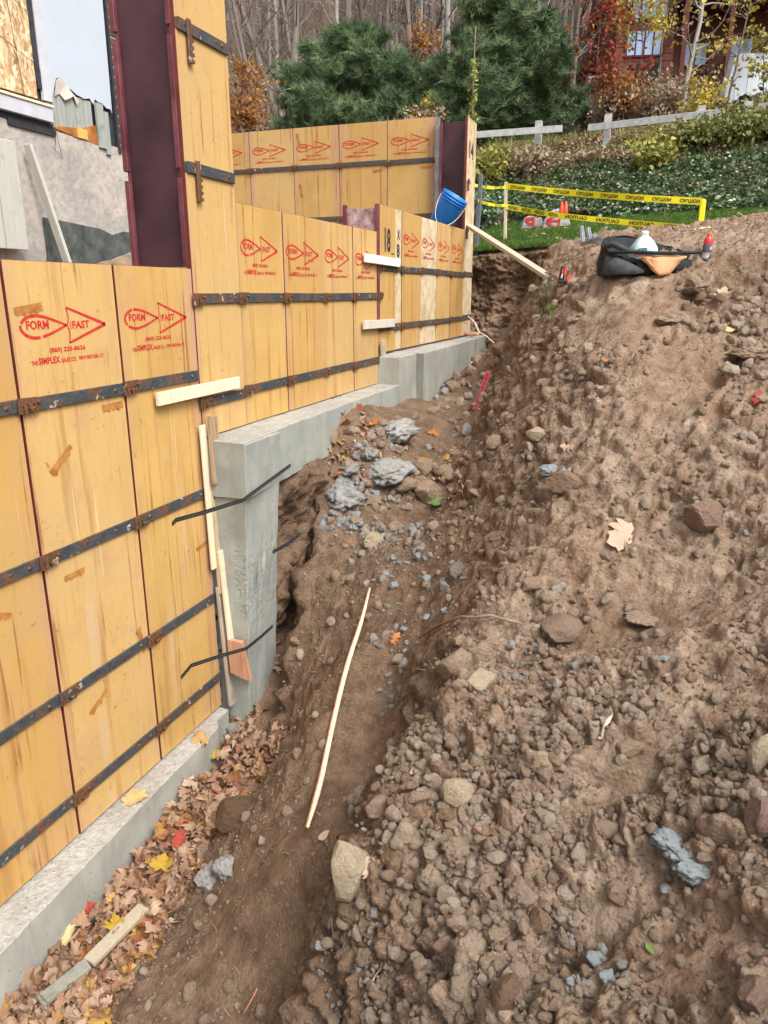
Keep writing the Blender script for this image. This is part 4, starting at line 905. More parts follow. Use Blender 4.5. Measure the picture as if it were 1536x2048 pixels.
tape('upper yellow caution tape with upside-down lettering between the two stakes', [on_d(1012, 372, 10.88), on_d(1405, 403, 9.56)], .075, 8, True, False)
tape('lower yellow caution tape with mirrored lettering sagging to the dirt', [on_d(1012, 413, 10.88), on_d(1120, 428, 10.55), on_d(1390, 457, 9.6)], .066, 8, False, True, 2)
tape('short upper piece of caution tape from the corner form to the left stake', [on_d(948, 370, 10.2), on_d(1012, 374, 10.9)], .035, 2, True, False, 1)
tape('short lower piece of caution tape from the steel post to the left stake', [on_d(956, 401, 10.0), on_d(1012, 411, 10.9)], .035, 2, False, True, 3)
m = MB(); c = sb_top; m.box((-.03, -.03, -.42), (.03, .03, -.01), YEL, bev=.006); tag(m.obj('wrapped_tape', None, loc=c), 'crumpled yellow tape wrapped around the right stake', 'caution tape')
# painted stones on the lawn
GST = mat_rock('grey_marker_stone', (.36, .35, .36), (.45, .43, .42), (.25, .23, .22), .3)
def marker(label, u0, u1, v0, v1, D, seed, mark, shape):
    b = on_d((u0 + u1) / 2, v1, D); b.z = gz(b.x, b.y) - .02; w = (u1 - u0) / FPX * D * .93; h = (v1 - v0) / FPX * D * 1.0
    t = thing('painted_stone', label, 'stone', b, YAW); r = random.Random(seed); n = len(shape); bm = bmesh.new()
    f = bm.faces.new([bm.verts.new((x * w, -.06, z * h)) for x, z in shape]); ex = bmesh.ops.extrude_face_region(bm, geom=[f])
    for v in ex['geom']:
        if isinstance(v, bmesh.types.BMVert): v.co.y += .15; v.co.x *= .9
    bmesh.ops.recalc_face_normals(bm, faces=bm.faces); bmesh.ops.bevel(bm, geom=bm.edges[:], offset=.014, segments=1, affect='EDGES'); bmesh.ops.triangulate(bm, faces=bm.faces); bmesh.ops.subdivide_edges(bm, edges=bm.edges[:], cuts=2)
    for v in bm.verts: v.co += mnoise.noise_vector(v.co * 9) * .014 * (1 if v.co.y > -.05 else .45)
    me = bpy.data.meshes.new('stone'); bm.to_mesh(me); bm.free(); me.materials.append(GST); mob('stone', me, t); mm = MB()
    for line in mark: stroke(mm, [(x * w, z * h) for x, z in line], .015, RED, -.075)
    for v_ in range(len(mm.v)): x, y, z = mm.v[v_]; mm.v[v_] = (x + r.uniform(-.006, .006), y, z + r.uniform(-.006, .006))
    mm.obj('painted_mark', t); return t
marker('smaller grey stone with a red painted 4-like mark on the lawn', 1040, 1083, 429, 457, 12.2, 3, [[(-.30, .74), (-.10, .44), (.04, .56)], [(-.30, .74), (.08, .84), (.05, .10)]], [(-.5, 0), (-.42, .6), (-.25, .95), (.1, .98), (.25, .8), (.48, .9), (.5, .0)])
marker('larger grey stone with a red painted arrow and bar on the lawn', 1083, 1137, 424, 461, 12.0, 9, [[(-.05, .72), (-.36, .42), (-.14, .16)], [(-.36, .42), (.10, .44)], [(.14, .92), (.08, .06)]], [(-.5, 0), (-.45, .45), (-.2, .93), (.05, 1.0), (.38, .8), (.5, .35), (.48, 0)])
FLG = plain('orange_red_plastic', (.75, .08, .03), .5, .4, .2, 10)
for k, (u, v) in enumerate([(1123, 424), (1131, 423)]):
    b = on_d(u, v, 11.2); m = MB(); m.lathe([(.035, -.02), (.035, 0), (.012, .13), (0, .135)], FLG, 10); tag(m.obj('small_cone', None, loc=b), ['left small orange cone on the lawn behind the painted stones', 'right small red cone on the lawn behind the painted stones'][k], 'cone')
# bent metal offcuts beside the bag
for k, (u0, v0, u1, v1, w) in enumerate([(1160, 487, 1190, 478, .05), (1163, 452, 1166, 484, .035), (1176, 455, 1181, 486, .035), (1186, 470, 1206, 492, .04), (1172, 484, 1205, 474, .03), (1194, 474, 1212, 480, .03)]):
    a = on_d(u0, v0, 6.9 - .1 * k); b = on_d(u1, v1, 6.85 - .1 * k); m = MB(); q = b - a; m.bar((0, 0, 0), q, w, .004, GALV, (0, 1, .2)); m.bar((0, 0, .004), q + Vector((0, 0, .004)), .004, w * .7, GALV, (0, 1, .2)); 
    tag(m.obj('bent_bracket', None, loc=a), ['dark bent metal angle, leftmost of the scrap beside the bag', 'upright metal channel in the scrap heap, left one', 'upright metal channel in the scrap heap, right one', 'metal angle sloping against the tool bag', 'pale metal strip under the upright channels', 'small metal offcut touching the bag edge'][k], 'metal scrap')
# tool bag
NYL = plain('black_nylon', (.009, .010, .012), .75, .25, .5, 14, 0, .004, (.024, .025, .029)); NYG = plain('charcoal_nylon', (.05, .052, .058), .75, .25, .4, 14, 0, .004); TANL = plain('tan_lining', (.58, .30, .15), .7, .25, .2, 9, 0, .003)
bg0 = spot(1284, 543); 
bag = thing('tool_bag', 'open black nylon tool bag with tan lining lying on the crest of the heap', 'bag', bg0 + Vector((0, .1, -.03)), YAW)
def cloth(name, rows, mat, seed, amp=.010, close=True, th=.004):
    """rows: list of closed loops of (x,y,z)"""
    m = MB(); n = len(rows[0]); vs = [];
    for i, r in enumerate(rows):
        for j, p in enumerate(r):
            p = Vector(p); w = mnoise.noise_vector(Vector((p.x * 9, p.y * 9, p.z * 16 + seed))) * amp + mnoise.noise_vector(p * 26 + Vector((seed, 0, 0))) * amp * .4; vs.append(p + w)
    e = n if close else n - 1
    m.add(vs, [(i * n + j, i * n + (j + 1) % n, (i + 1) * n + (j + 1) % n, (i + 1) * n + j) for i in range(len(rows) - 1) for j in range(e)], mat, True)
    o = m.obj(name, bag); s = o.modifiers.new('thick', 'SOLIDIFY'); s.thickness = th; return o
def loop(a, b, z, n=40, e=2.6, dx=0, dy=0, zf=None):
    r = []
    for j in range(n):
        t = 2 * PI * j / n; c, s = math.cos(t), math.sin(t); q = (abs(c) ** e + abs(s) ** e) ** (-1 / e); r.append((dx + a * c * q, dy + b * s * q, z + (zf(t) if zf else 0)))
    return r
zt = lambda t: .045 * math.sin(t) + .045 * max(0, math.sin(t)) ** 2 - .012 * max(0, -math.sin(t)) + .015 * math.cos(2 * t + 1) - .02 * math.cos(t)
cloth('outer_shell', [loop(.27, .15, 0), loop(.285, .165, .03), loop(.275, .17, .08, dx=-.01), loop(.265, .165, .125, dx=-.005, zf=zt), loop(.275, .17, .15, dx=0, zf=zt), loop(.272, .167, .162, zf=zt), loop(.262, .158, .158, zf=zt)], NYL, 1, .012)
cloth('inner_lining', [loop(.258, .155, .155, zf=zt), loop(.245, .145, .10), loop(.235, .135, .03), loop(.02, .02, .02)], NYL, 3, .01)
cloth('left_pocket', [[(-.31, -.13, .0), (-.24, -.19, .005), (-.12, -.205, .01), (-.05, -.19, .02)], [(-.285, -.12, .06), (-.22, -.185, .065), (-.12, -.20, .045), (-.05, -.19, .03)], [(-.272, -.11, .12), (-.22, -.175, .11), (-.15, -.185, .08), (-.06, -.185, .04)]], NYG, 6, .008, False)
cloth('tan_flap', [[(-.13, -.178, .125), (-.05, -.185, .118), (.03, -.188, .115), (.11, -.185, .118), (.20, -.178, .120)], [(-.12, -.19, .11), (-.04, -.20, .095), (.04, -.20, .075), (.11, -.20, .09), (.20, -.185, .112)], [(-.05, -.185, .10), (-.015, -.20, .06), (.035, -.21, .02), (.09, -.21, .035), (.17, -.19, .095)], [(-.045, -.18, .08), (-.01, -.20, .035), (.035, -.215, .0), (.095, -.215, .01), (.15, -.195, .08)]], TANL, 9, .009, False)
cloth('right_pocket', [[(.10, -.19, .0), (.18, -.2, .0), (.27, -.15, .0), (.31, -.09, .0)], [(.13, -.2, .06), (.19, -.2, .065), (.27, -.15, .05), (.30, -.09, .04)], [(.16, -.185, .10), (.2, -.18, .105), (.26, -.13, .09), (.28, -.08, .08)]], NYL, 12, .008, False)
cloth('tan_fold', [[(-.09, -.185, .10), (-.03, -.20, .06)], [(-.05, -.195, .11), (-.01, -.21, .045)], [(-.02, -.19, .115), (.005, -.205, .05)]], TANL, 15, .006, False)
m = MB(); m.tube([(-.27, -.15, .135), (-.15, -.19, .140), (0, -.195, .132), (.15, -.19, .132), (.30, -.15, .138), (.31, -.10, .14)], [.009, .010, .011, .010, .009, .006], NYL, 8); m.obj('rolled_rim', bag)
m = MB(); m.tube([(-.27, -.06, .175), (-.235, -.10, .19), (-.19, -.14, .165), (-.16, -.17, .15)], [.018, .020, .018, .01], NYG, 8); m.obj('folded_handle', bag)
# jug in the bag
JUG = plain('translucent_jug', (.52, .66, .66), .35, .4, .05, 6); JUG.node_tree.nodes['Principled BSDF'].inputs['Transmission Weight'].default_value = .15
GRN = plain('teal_label_ink', (.012, .14, .15), .6)
jp = bg0 + Matrix.Rotation(YAW, 4, 'Z').to_3x3() @ Vector((.015, .06, .0))
jug = thing('water_jug', 'clear plastic gallon jug with a dark teal label standing in the tool bag', 'jug', jp, YAW)
m = MB(); m.lathe([(0, 0), (.070, 0), (.078, .008), (.078, .125), (.074, .142), (.060, .168), (.040, .195), (.022, .212), (.020, .222), (.0205, .228)], JUG, 28, sq=4.5); m.obj('body', jug)
m = MB(); m.lathe([(.0215, .217), (.0235, .218), (.0235, .238), (.020, .240), (0, .240)], WH, 18); m.obj('cap', jug)
m = MB(); m.tube([(.03, .03, .205), (.055, .045, .195), (.066, .055, .165), (.062, .055, .135)], .010, JUG, 8); m.obj('handle', jug)
m = MB()
def jq(x0, x1, z0, z1, mt, y=-.0800): m.add([(x0, y, z0), (x1, y, z0), (x1, y, z1), (x0, y, z1)], [(0, 1, 2, 3)], mt)
stroke(m, [(-.060, .128), (-.006, .135)], .004, GRN, -.0805); stroke(m, [(-.060, .128), (-.062, .080)], .003, GRN, -.0805); stroke(m, [(-.006, .135), (-.008, .085)], .003, GRN, -.0805)
for a, b in (((-.055, .117), (-.012, .124)), ((-.054, .108), (-.03, .111)), ((-.05, .098), (-.022, .112)), ((-.048, .09), (-.014, .104)), ((-.04, .085), (-.03, .11))): stroke(m, [a, b], .0030, GRN, -.0806)
m.obj('printed_label', jug)
# sports drink bottle
RJ = plain('red_drink_plastic', (.62, .035, .06), .25, .5, .05); GY = plain('label_charcoal', (.10, .09, .10), .4); CL = plain('clear_base_plastic', (.42, .42, .44), .3, .5, .1, 30); OC = plain('orange_cap', (.85, .10, .02), .4)
bp = spot(1411, 516); bt = thing('drink_bottle', 'red sports drink bottle with orange cap standing on the heap', 'bottle', bp - Vector((0, 0, .012)), YAW, rot=(R(3), R(2), YAW)); bt.scale = (.76, .76, .74)
def sec(nm, pr, mt): m = MB(); m.lathe(pr, mt, 24); return m.obj(nm, bt)
sec('clear_base', [(0, 0), (.030, 0), (.036, .006), (.036, .030), (.033, .036), (.036, .042), (.036, .058)], CL); sec('wrap_label', [(.0368, .058), (.0368, .125), (.036, .127)], GY)
sec('red_shoulder', [(.0365, .126), (.037, .150), (.033, .168), (.021, .186), (.019, .190)], RJ); sec('cap', [(.0195, .186), (.0205, .188), (.0205, .212), (.016, .217), (0, .217)], OC)
m = MB(); g = MB(); text_mesh('G', 0, .030, 0, .036, g, WH, 0); m.add([(.0374 * math.sin(.25 + x / .037), -.0374 * math.cos(.25 + x / .037), .078 + z) for x, y, z in g.v], g.f, WH); m.obj('letter_mark', bt)
# small orange tool
tp = spot(1130, 566); tool = thing('hand_tool', 'small black and orange hand tool lying at the rim of the pit', 'tool', tp, YAW); BT = plain('black_rubber', (.02, .02, .025), .6)
m = MB(); m.bar((-.035, 0, .0), (-.015, .02, .115), .035, .03, BT, bev=.006); m.bar((-.055, -.01, .005), (.005, -.01, .002), .03, .02, BT, bev=.005); m.obj('grip', tool)
m = MB(); m.bar((-.012, -.018, .05), (-.004, -.008, .115), .012, .01, FLG, bev=.003); m.bar((.022, -.01, .0), (.028, 0, .05), .03, .025, FLG, bev=.005); m.bar((-.03, -.02, .06), (-.024, -.012, .10), .010, .008, FLG, bev=.003); m.obj('orange_trim', tool)
m = MB(); m.bar((-.036, -.024, .03), (-.030, -.02, .06), .014, .004, WH, bev=.001); m.obj('white_sticker', tool)
board('bleached_plank', 'short pale plank lying on the heap below the right stake', 'plank', on_d(1378, 464, 7.6), on_d(1416, 457, 7.9), .06, .03, NEWW)
# red bar, stick and roots
REDB = plain('red_painted_steel', (.26, .035, .03), .6, .4, .4, 20, 0, .002); a = spot(950, 822); b = on_d(978, 742, math.hypot(a.x, a.y) + .25); m = MB(); m.bar((0, 0, 0), b - a, .012, .05, REDB, (1, 0, 0))
for k in range(9):
    c = (b - a) * ((k + .5) / 9); m.box((c.x - .004, c.y - .034, c.z - .012), (c.x + .006, c.y - .024, c.z + .006), REDB)
tag(m.obj('red_steel_bar', None, loc=a), 'notched red steel bar leaning at the toe of the heap', 'bar')
# ---------------------------------------------------------------- scattering (one object of countless pieces)
def scatter(name, P, rot, scl, idx, protos, parent=None):
    me = bpy.data.meshes.new(name); P = np.asarray(P, np.float32); n = len(P); me.vertices.add(n); me.vertices.foreach_set('co', P.ravel())
    a = me.attributes.new('rot', 'FLOAT_VECTOR', 'POINT'); a.data.foreach_set('vector', np.asarray(rot, np.float32).ravel())
    scl = np.asarray(scl, np.float32); scl = scl[:, None].repeat(3, 1) if scl.ndim == 1 else scl
    a = me.attributes.new('scl', 'FLOAT_VECTOR', 'POINT'); a.data.foreach_set('vector', scl.ravel())
    a = me.attributes.new('idx', 'INT', 'POINT'); a.data.foreach_set('value', np.asarray(idx, np.int32).ravel())
    o = mob(name, me, parent); g = bpy.data.node_groups.new(name, 'GeometryNodeTree')
    g.interface.new_socket('Geometry', in_out='INPUT', socket_type='NodeSocketGeometry'); g.interface.new_socket('Geometry', in_out='OUTPUT', socket_type='NodeSocketGeometry')
    N_ = g.nodes; L = g.links.new; gi = N_.new('NodeGroupInput'); go = N_.new('NodeGroupOutput'); ip = N_.new('GeometryNodeInstanceOnPoints'); g2 = N_.new('GeometryNodeGeometryToInstance')
    for m in reversed(protos):
        ob = bpy.data.objects.new(m.name + '_piece', m); oi = N_.new('GeometryNodeObjectInfo'); oi.inputs['Object'].default_value = ob; oi.transform_space = 'ORIGINAL'; L(oi.outputs['Geometry'], g2.inputs[0])
    def na(nm, ty): q = N_.new('GeometryNodeInputNamedAttribute'); q.data_type = ty; q.inputs[0].default_value = nm; return [s for s in q.outputs if s.name == 'Attribute' and s.enabled][0]
    e = N_.new('FunctionNodeEulerToRotation'); L(na('rot', 'FLOAT_VECTOR'), e.inputs[0])
    L(gi.outputs[0], ip.inputs['Points']); L(g2.outputs[0], ip.inputs['Instance']); ip.inputs['Pick Instance'].default_value = True; L(na('idx', 'INT'), ip.inputs['Instance Index']); L(e.outputs[0], ip.inputs['Rotation']); L(na('scl', 'FLOAT_VECTOR'), ip.inputs['Scale']); L(ip.outputs[0], go.inputs[0])
    md = o.modifiers.new('scatter', 'NODES'); md.node_group = g; o['kind'] = 'stuff'; return o
rng = np.random.RandomState(11)
def rrot(n, tilt=PI): return np.stack([rng.uniform(-tilt, tilt, n), rng.uniform(-tilt, tilt, n), rng.uniform(-PI, PI, n)], -1)

# gravel and crumbs on the dug ground
PEBS = [rock_mesh('crumb', 100 + i, CLOD if i % 3 else PEB, 1 if i < 5 else 2, 3, .30, (1, .85, .75)) for i in range(8)]
def sample(n, y0=.75, y1=8.9, pw=1.25):
    u = rng.rand(n); y = (y0 ** (1 - pw) + u * (y1 ** (1 - pw) - y0 ** (1 - pw))) ** (1 / (1 - pw)); s = rng.rand(n)
    x = -2.1 + s * (1.15 + .42 * y + 2.1 - .1); return x, y
x, y = sample(420000); dr, st, hp = masks(x, y, None)
clump = 0.5 + 0.9 * fbm(x * 6, y * 6, 33, 3)
pr = np.clip(.05 + .16 * (1 - hp) * (fbm(x * 2, y * 2, 35, 3) + .35) + hp * (.12 + .95 * st) * np.clip(clump, .1, 1.3), 0, 1) * (1 - .75 * smoothness(x, y)); k = rng.rand(len(x)) < pr * .52
x, y, st, hp = x[k], y[k], st[k], hp[k]; x, y, st, hp = x[:110000], y[:110000], st[:110000], hp[:110000]
D = np.hypot(x, y); z = grid_z(x, y); s = np.maximum(.0016 * D, .0042 * (1 - rng.rand(len(x))) ** (-1 / 2.4)); s = np.minimum(s, .004 + .022 * (.25 + st))
ok = ~((x < -2.02) & (y > 3.3)); x, y, z, s = x[ok], y[ok], z[ok], s[ok]
gr = scatter('loose_gravel', np.stack([x, y, z + s * .25], -1), rrot(len(x)), s[:, None] * rng.uniform(.7, 1.25, (len(x), 3)), rng.randint(0, 8, len(x)), PEBS)
tag(gr, 'loose crumbs of soil and gravel strewn over the dug ground', kind='stuff')

# ---------------------------------------------------------------- single stones
def put(name, me, p, s, rot, label, cat, group=None, sink=.25):
    o = mob(name, me, None, p - Vector((0, 0, 0)) + Vector((0, 0, s[2] * (1 - 2 * sink) if hasattr(s, '__len__') else s * (1 - 2 * sink) * .7)), rot, s); return tag(o, label, cat, group)
_rk = rock_mesh
def slag_mesh(seed, mat, sub=4):
    v, f = _ICO[sub]; v = v * (1 + .40 * n3(v, 1.4, seed) + .14 * n3(v, 3.5, seed + 3))[:, None]; off = Vector((seed * 1.3, seed * .7, 0))
    d = np.array([mnoise.voronoi(Vector(p) * 5.5 + off)[0][0] for p in v]); d2 = np.array([mnoise.voronoi(Vector(p) * 13 + off)[0][0] for p in v]); v = v * (1.12 - .34 * d - .20 * d2)[:, None]
    v = v / np.abs(v).max(); me = bpy.data.meshes.new('rough_lump'); me.from_pydata(v.tolist(), [], f); me.materials.append(mat); me.polygons.foreach_set('use_smooth', [True] * len(f)); me.update(); return me
def hero(u, v, w, h, label, mat, seed, name='stone', cat='stone', cuts=6, sub=3, rough=.26, fine=.05, sink=.36, smooth=False, dd=0):
    p = spot(u, v + h * .25); D = p.length; a = w / FPX * D * .56; b = h / FPX * D * .56
    me = slag_mesh(seed, mat, 4) if mat is CLOD and w > 30 else rock_mesh(name, seed, mat, sub, cuts + 5, rough, (1, .85, 1), fine, smooth)
    return put(name, me, p, (a, a * .95, b * .95), (0, 0, YAW + seed * .37 % .5), label, cat, None, sink)
H = [
 (958,1366,78,92,'pale yellowish angular stone standing at the edge of the heap',PALE,11,8),
 (916,1320,76,86,'grey-brown boulder just left of the pale yellowish stone',ROCK,12,5),
 (703,1722,82,120,'large rounded tan stone half buried at the lower edge of the heap',PALE,13,2),
 (1411,1032,80,62,'reddish-brown boulder sunk in the heap right of the dried leaf',mat_rock('brown_stone',(.36,.24,.175),(.33,.22,.16)),14,7),
 (1135,962,74,44,'brown stone under the blue mortar crust',mat_rock('tan_stone',(.33,.22,.155),(.30,.2,.14)),15,4),
 (857,983,50,56,'pinkish-brown upright stone among the leaves on the path',ROCK,16,5),
 (849,931,42,42,'rounded brown stone above the upright path stone',ROCK,17,4),
 (817,963,54,40,'wedge-shaped brown stone left of the upright path stone',ROCK,18,5),
 (887,941,36,32,'small brown stone right of the rounded path stone',ROCK,19,5),
 (918,1141,48,42,'grey angular stone in the foot of the heap above the root',mat_rock('grey_stone',(.30,.265,.24),(.27,.24,.22)),20,7),
 (1065,1166,46,30,'buff stone lying left of the pale chalky one on the heap',ROCK,21,6),
 (1116,1176,40,32,'pale chalky angular stone on the heap',mat_rock('chalky_stone',(.48,.44,.38),(.50,.46,.40)),22,8),
 (1522,1510,46,86,'pale stone at the right edge of the photo, middle height',PALE,23,6),
 (1517,1632,50,80,'pinkish stone with bluish stain at the right edge of the photo',mat_rock('pink_stone',(.40,.26,.21),(.36,.24,.2)),24,3),
 (745,1078,46,30,'flat oval buff stone on the trench path',PALE,25,3),
 (874,741,42,28,'brown stone leaning on the far footing',ROCK,26,5),
 (748,1000,38,24,'flat buff stone on the path below the blue-grey lumps',ROCK,27,4),
 (912,1583,58,50,'rounded buff stone high on the lower stony slope',PALE,28,3),
 (903,1622,56,26,'flat brown slab-like stone below the rounded buff one',mat_rock('ochre_stone',(.34,.22,.11),(.30,.2,.1)),29,7),
 (760,1610,56,42,'buff stone at the upper left rim of the lower stony slope',ROCK,30,6),
 (806,1665,34,46,'upright tan pebble stone standing between clods',PALE,31,3),
 (912,1700,62,58,'crumbly brown clod in the middle of the lower stony slope',CLOD,32,4),
 (972,1775,64,58,'big crumbly clod right of the split in the lower slope',CLOD,33,5),
 (1040,1785,56,54,'flat-topped clod right of the big crumbly one',CLOD,34,5),
 (862,1760,56,64,'tall brown clod behind the half-buried tan stone',CLOD,35,6),
 (940,1900,70,80,'long clay lump sliding down the near face of the heap',CLOD,36,4),
 (1010,1975,58,60,'dark clod near the bottom of the photo',mat_rock('dark_clod',(.28,.18,.12),(.25,.16,.11)),37,4),
 (995,1875,34,32,'buff cube-like stone in the gravel near the bottom',PALE,38,7),
 (1080,1840,38,48,'orange-buff stone above the bottom hollow',mat_rock('orange_stone',(.42,.27,.17),(.38,.25,.16)),39,5),
 (1236,1782,44,38,'brown stone on the rim of the bottom right hollow',ROCK,40,4),
 (1505,1985,66,60,'brown boulder in the bottom right corner',mat_rock('corner_stone',(.32,.22,.165),(.3,.2,.15)),41,5),
 (475,1622,80,62,'soil-covered block stone at the edge of the leaf-filled trench',mat_rock('soiled_stone',(.16,.10,.06),(.15,.095,.055),(.12,.07,.04),.7),42,7),
 (1265,1490,50,32,'long buff stone beside the white root on the heap',ROCK,43,4),
 (1240,1518,22,28,'small oval pale stone below the white root',PALE,44,2),
 (1170,1410,24,20,'small round buff stone on the gravelly slope',PALE,45,2),
 (988,1447,20,20,'small round yellowish stone on the gravelly slope',PALE,46,2),
 (1285,1235,80,16,'low broken clod on the right of the heap',CLOD,47,4),
 (1080,868,44,30,'pale broken stone high on the flank of the heap',PALE,48,7),
 (1100,905,34,46,'upright brown clod above the blue mortar crust',CLOD,49,5),
 (800,900,22,22,'round brown stone between the two blue-grey lumps',ROCK,50,3),
 (660,870,36,48,'brown rounded stone leaning by the footing among leaves',ROCK,51,3),
 (1008,697,46,32,'buff stone at the head of the trench beside the cord',mat_rock('trench_stone',(.36,.25,.17),(.34,.24,.17)),52,6),
 (1340,640,52,24,'flat clod on the right of the trodden crest',CLOD,53,5),
 (1500,705,70,26,'pale flat slab of dried soil near the right edge',CLOD,54,5),
 (1118,1252,96,52,'flat smooth-faced slab of grey-brown clay in the heap above the boulders',mat_rock('clay_slab',(.33,.235,.17),(.30,.215,.155),(.28,.19,.13),.3),56,2),
 (1395,575,46,30,'brown clod on the crest below the drink bottle',CLOD,55,5),
]
for u, v, w, h, lb, mt, sd_, cu in H: hero(u, v, w, h, lb, mt, sd_, cuts=cu)
def slag(u, v, w, h, label, mat, seed, flat=.62):
    p = spot(u, v + h * .2); a = w / FPX * p.length * (.64 if mat is SLAG else .55); o = mob('concrete_lump', slag_mesh(seed, mat, 4 if w > 36 else 3), None, p + Vector((0, 0, .1 * a)), (.25, 0, YAW + seed), (a, a * .9, a * min(flat, .45 * h / w + .22))); return tag(o, label, 'concrete')
# lumps of spilled blue-grey concrete and mortar
for u, v, w, h, lb, mt, sd_ in [
 (795,862,94,50,'blue-grey lump of spilled concrete highest on the trench path',SLAG,61),(778,942,96,44,'flat blue-grey lump of concrete in the middle of the path',SLAG,62),(688,985,80,84,'blue-grey lump of concrete on the edge of the dark slot',SLAG,63),
 (420,1745,58,76,'blue-grey concrete lump on the slope, left half of the pair of humps',SLAG,64),(455,1728,56,44,'blue-grey concrete lump on the slope, right half of the pair of humps',SLAG,65),(468,1455,38,28,'blue-grey concrete lump in the leaves at the foot of the pier',SLAG,66),(378,1548,32,34,'small blue-grey lump wedged against the lower footing',SLAG,67),
 (1140,941,42,22,'bright bluish mortar crust on top of the brown stone',BLUE,68),(1098,938,44,26,'bluish mortar crumbs left of the brown stone',BLUE,69),(735,1728,30,34,'bluish mortar splash on the large half-buried stone',BLUE,70),
 (1340,1675,84,70,'upper part of the bluish mortar crust lower right',BLUE,71),(1385,1735,84,66,'lower part of the bluish mortar crust lower right',BLUE,72),(1362,1704,70,50,'middle part of the bluish mortar crust lower right',BLUE,90),(1332,1775,26,14,'small bluish mortar scrap left of the larger crust',BLUE,73),(1408,1668,22,14,'small bluish mortar crumb above right of the crust',BLUE,74),
 (1190,1915,36,26,'bluish mortar crumb in the gravel, lowest left',BLUE,75),(1215,1955,32,24,'bluish mortar crumb in the gravel, lowest right',BLUE,76),(935,857,26,28,'squared grey concrete chip at the toe of the heap',SLAG,78),(1328,1316,26,14,'bluish mortar fleck in the fine gravel of the right slope',BLUE,79),(700,940,44,26,'thin blue-grey crumbs of concrete beside the path lumps',SLAG,80),(740,905,38,24,'grey broken concrete piece between the leaves on the path',SLAG,81)]:
    if sd_ == 78: hero(u, v, w, h, lb, mt, sd_, 'concrete_lump', 'concrete', 8, 3, .3, .02)
    else: slag(u, v, w, h, lb, mt, sd_, .42 if sd_ in (71, 72, 90, 91) else .62)
# rubble strewn where the photo shows it
def strew(name, label, zones, protos, smin, smax, pw=2.2):
    P = []; Sc = []
    for (u0, u1, v0, v1, k) in zones:
        for _ in range(k):
            p = spot(rng.uniform(u0, u1), rng.uniform(v0, v1))
            if p.x < -2.0 and p.y > 3.3: continue
            if rng.rand() < .9 * float(smoothness(np.array([p.x]), np.array([p.y]))[0]): continue
            s_ = (smin + (smax - smin) * rng.rand() ** pw) / FPX * p.length * .5; P.append(tuple(p + Vector((0, 0, s_ * .2)))); Sc.append(s_)
    n = len(P); tag(scatter(name, P, rrot(n), np.array(Sc)[:, None] * rng.uniform(.75, 1.25, (n, 3)), rng.randint(0, len(protos), n), protos), label, kind='stuff')
GRB = [rock_mesh('grey_crumb', 400 + i, SLAG if i % 6 else BLUE, 2, 9, .35, (1, .85, .7)) for i in range(6)]
strew('grey_rubble', 'grey-blue crumbs of spilled concrete on the path and in the gravel', [(610, 720, 915, 1060, 420), (700, 800, 890, 1010, 180), (700, 860, 1050, 1130, 90), (740, 900, 1110, 1240, 80), (740, 840, 1250, 1440, 70), (640, 760, 1800, 2048, 130), (1080, 1260, 1830, 1990, 90), (1000, 1200, 1280, 1420, 40), (840, 960, 720, 900, 60), (1480, 1536, 1040, 1160, 24)], GRB, 4, 26, 3.2)
TNB = [rock_mesh('tan_crumb', 420 + i, (ROCK, PEB, CLOD)[i % 3], 2, 8, .35, (1, .88, .75), .03) for i in range(8)]
strew('tan_rubble', 'light brown broken stones and clods of the stony slope and path', [(760, 1120, 1450, 1700, 520), (700, 1130, 1600, 2048, 620), (1050, 1320, 1200, 1480, 380), (1380, 1536, 1350, 1600, 180), (1100, 1536, 1550, 2048, 230), (900, 1536, 700, 1200, 260), (620, 950, 830, 1100, 300), (860, 1000, 720, 850, 110), (1040, 1400, 560, 760, 160), (1400, 1536, 540, 760, 150), (560, 860, 1150, 1600, 60), (260, 660, 1560, 2048, 130)], TNB, 7, 30, 2.0)
# about 240 look-alike clods of the heap
CL = [rock_mesh('clod', 200 + i, (CLOD, PEB, ROCK)[i % 3], 2, 9, .3, (1, .85, .72), .03, False) for i in range(9)]
cnt = 0; rq = random.Random(8); tries = 0
while cnt < 250 and tries < 6000:
    tries += 1; u = rq.uniform(640, 1536); v = rq.choice([rq.uniform(580, 1300), rq.uniform(1300, 2048), rq.uniform(1450, 2048)])
    p = spot(u, v); 
    if p.y > 8.5 or p.x < -1.98: continue
    d_, s_, h_ = [float(q[0]) for q in masks(np.array([p.x]), np.array([p.y]), None)]
    if rq.random() > .06 + 1.0 * s_ ** 1.4 or float(smoothness(np.array([p.x]), np.array([p.y]))[0]) > .4: continue
    px_ = 12 + 30 * rq.random() ** 2.4; s = px_ / FPX * p.length * .55
    o = mob('clod', CL[rq.randrange(9)], None, p + Vector((0, 0, s * .25)), (rq.uniform(-.5, .5), rq.uniform(-.5, .5), rq.uniform(0, 6.28)), (s * rq.uniform(.85, 1.2), s * rq.uniform(.8, 1.1), s * rq.uniform(.7, 1.05)))
    tag(o, 'brownish clod or pebble lying loose on the dug soil', 'clod', 'brown clods and pebbles strewn over the heap and path'); cnt += 1

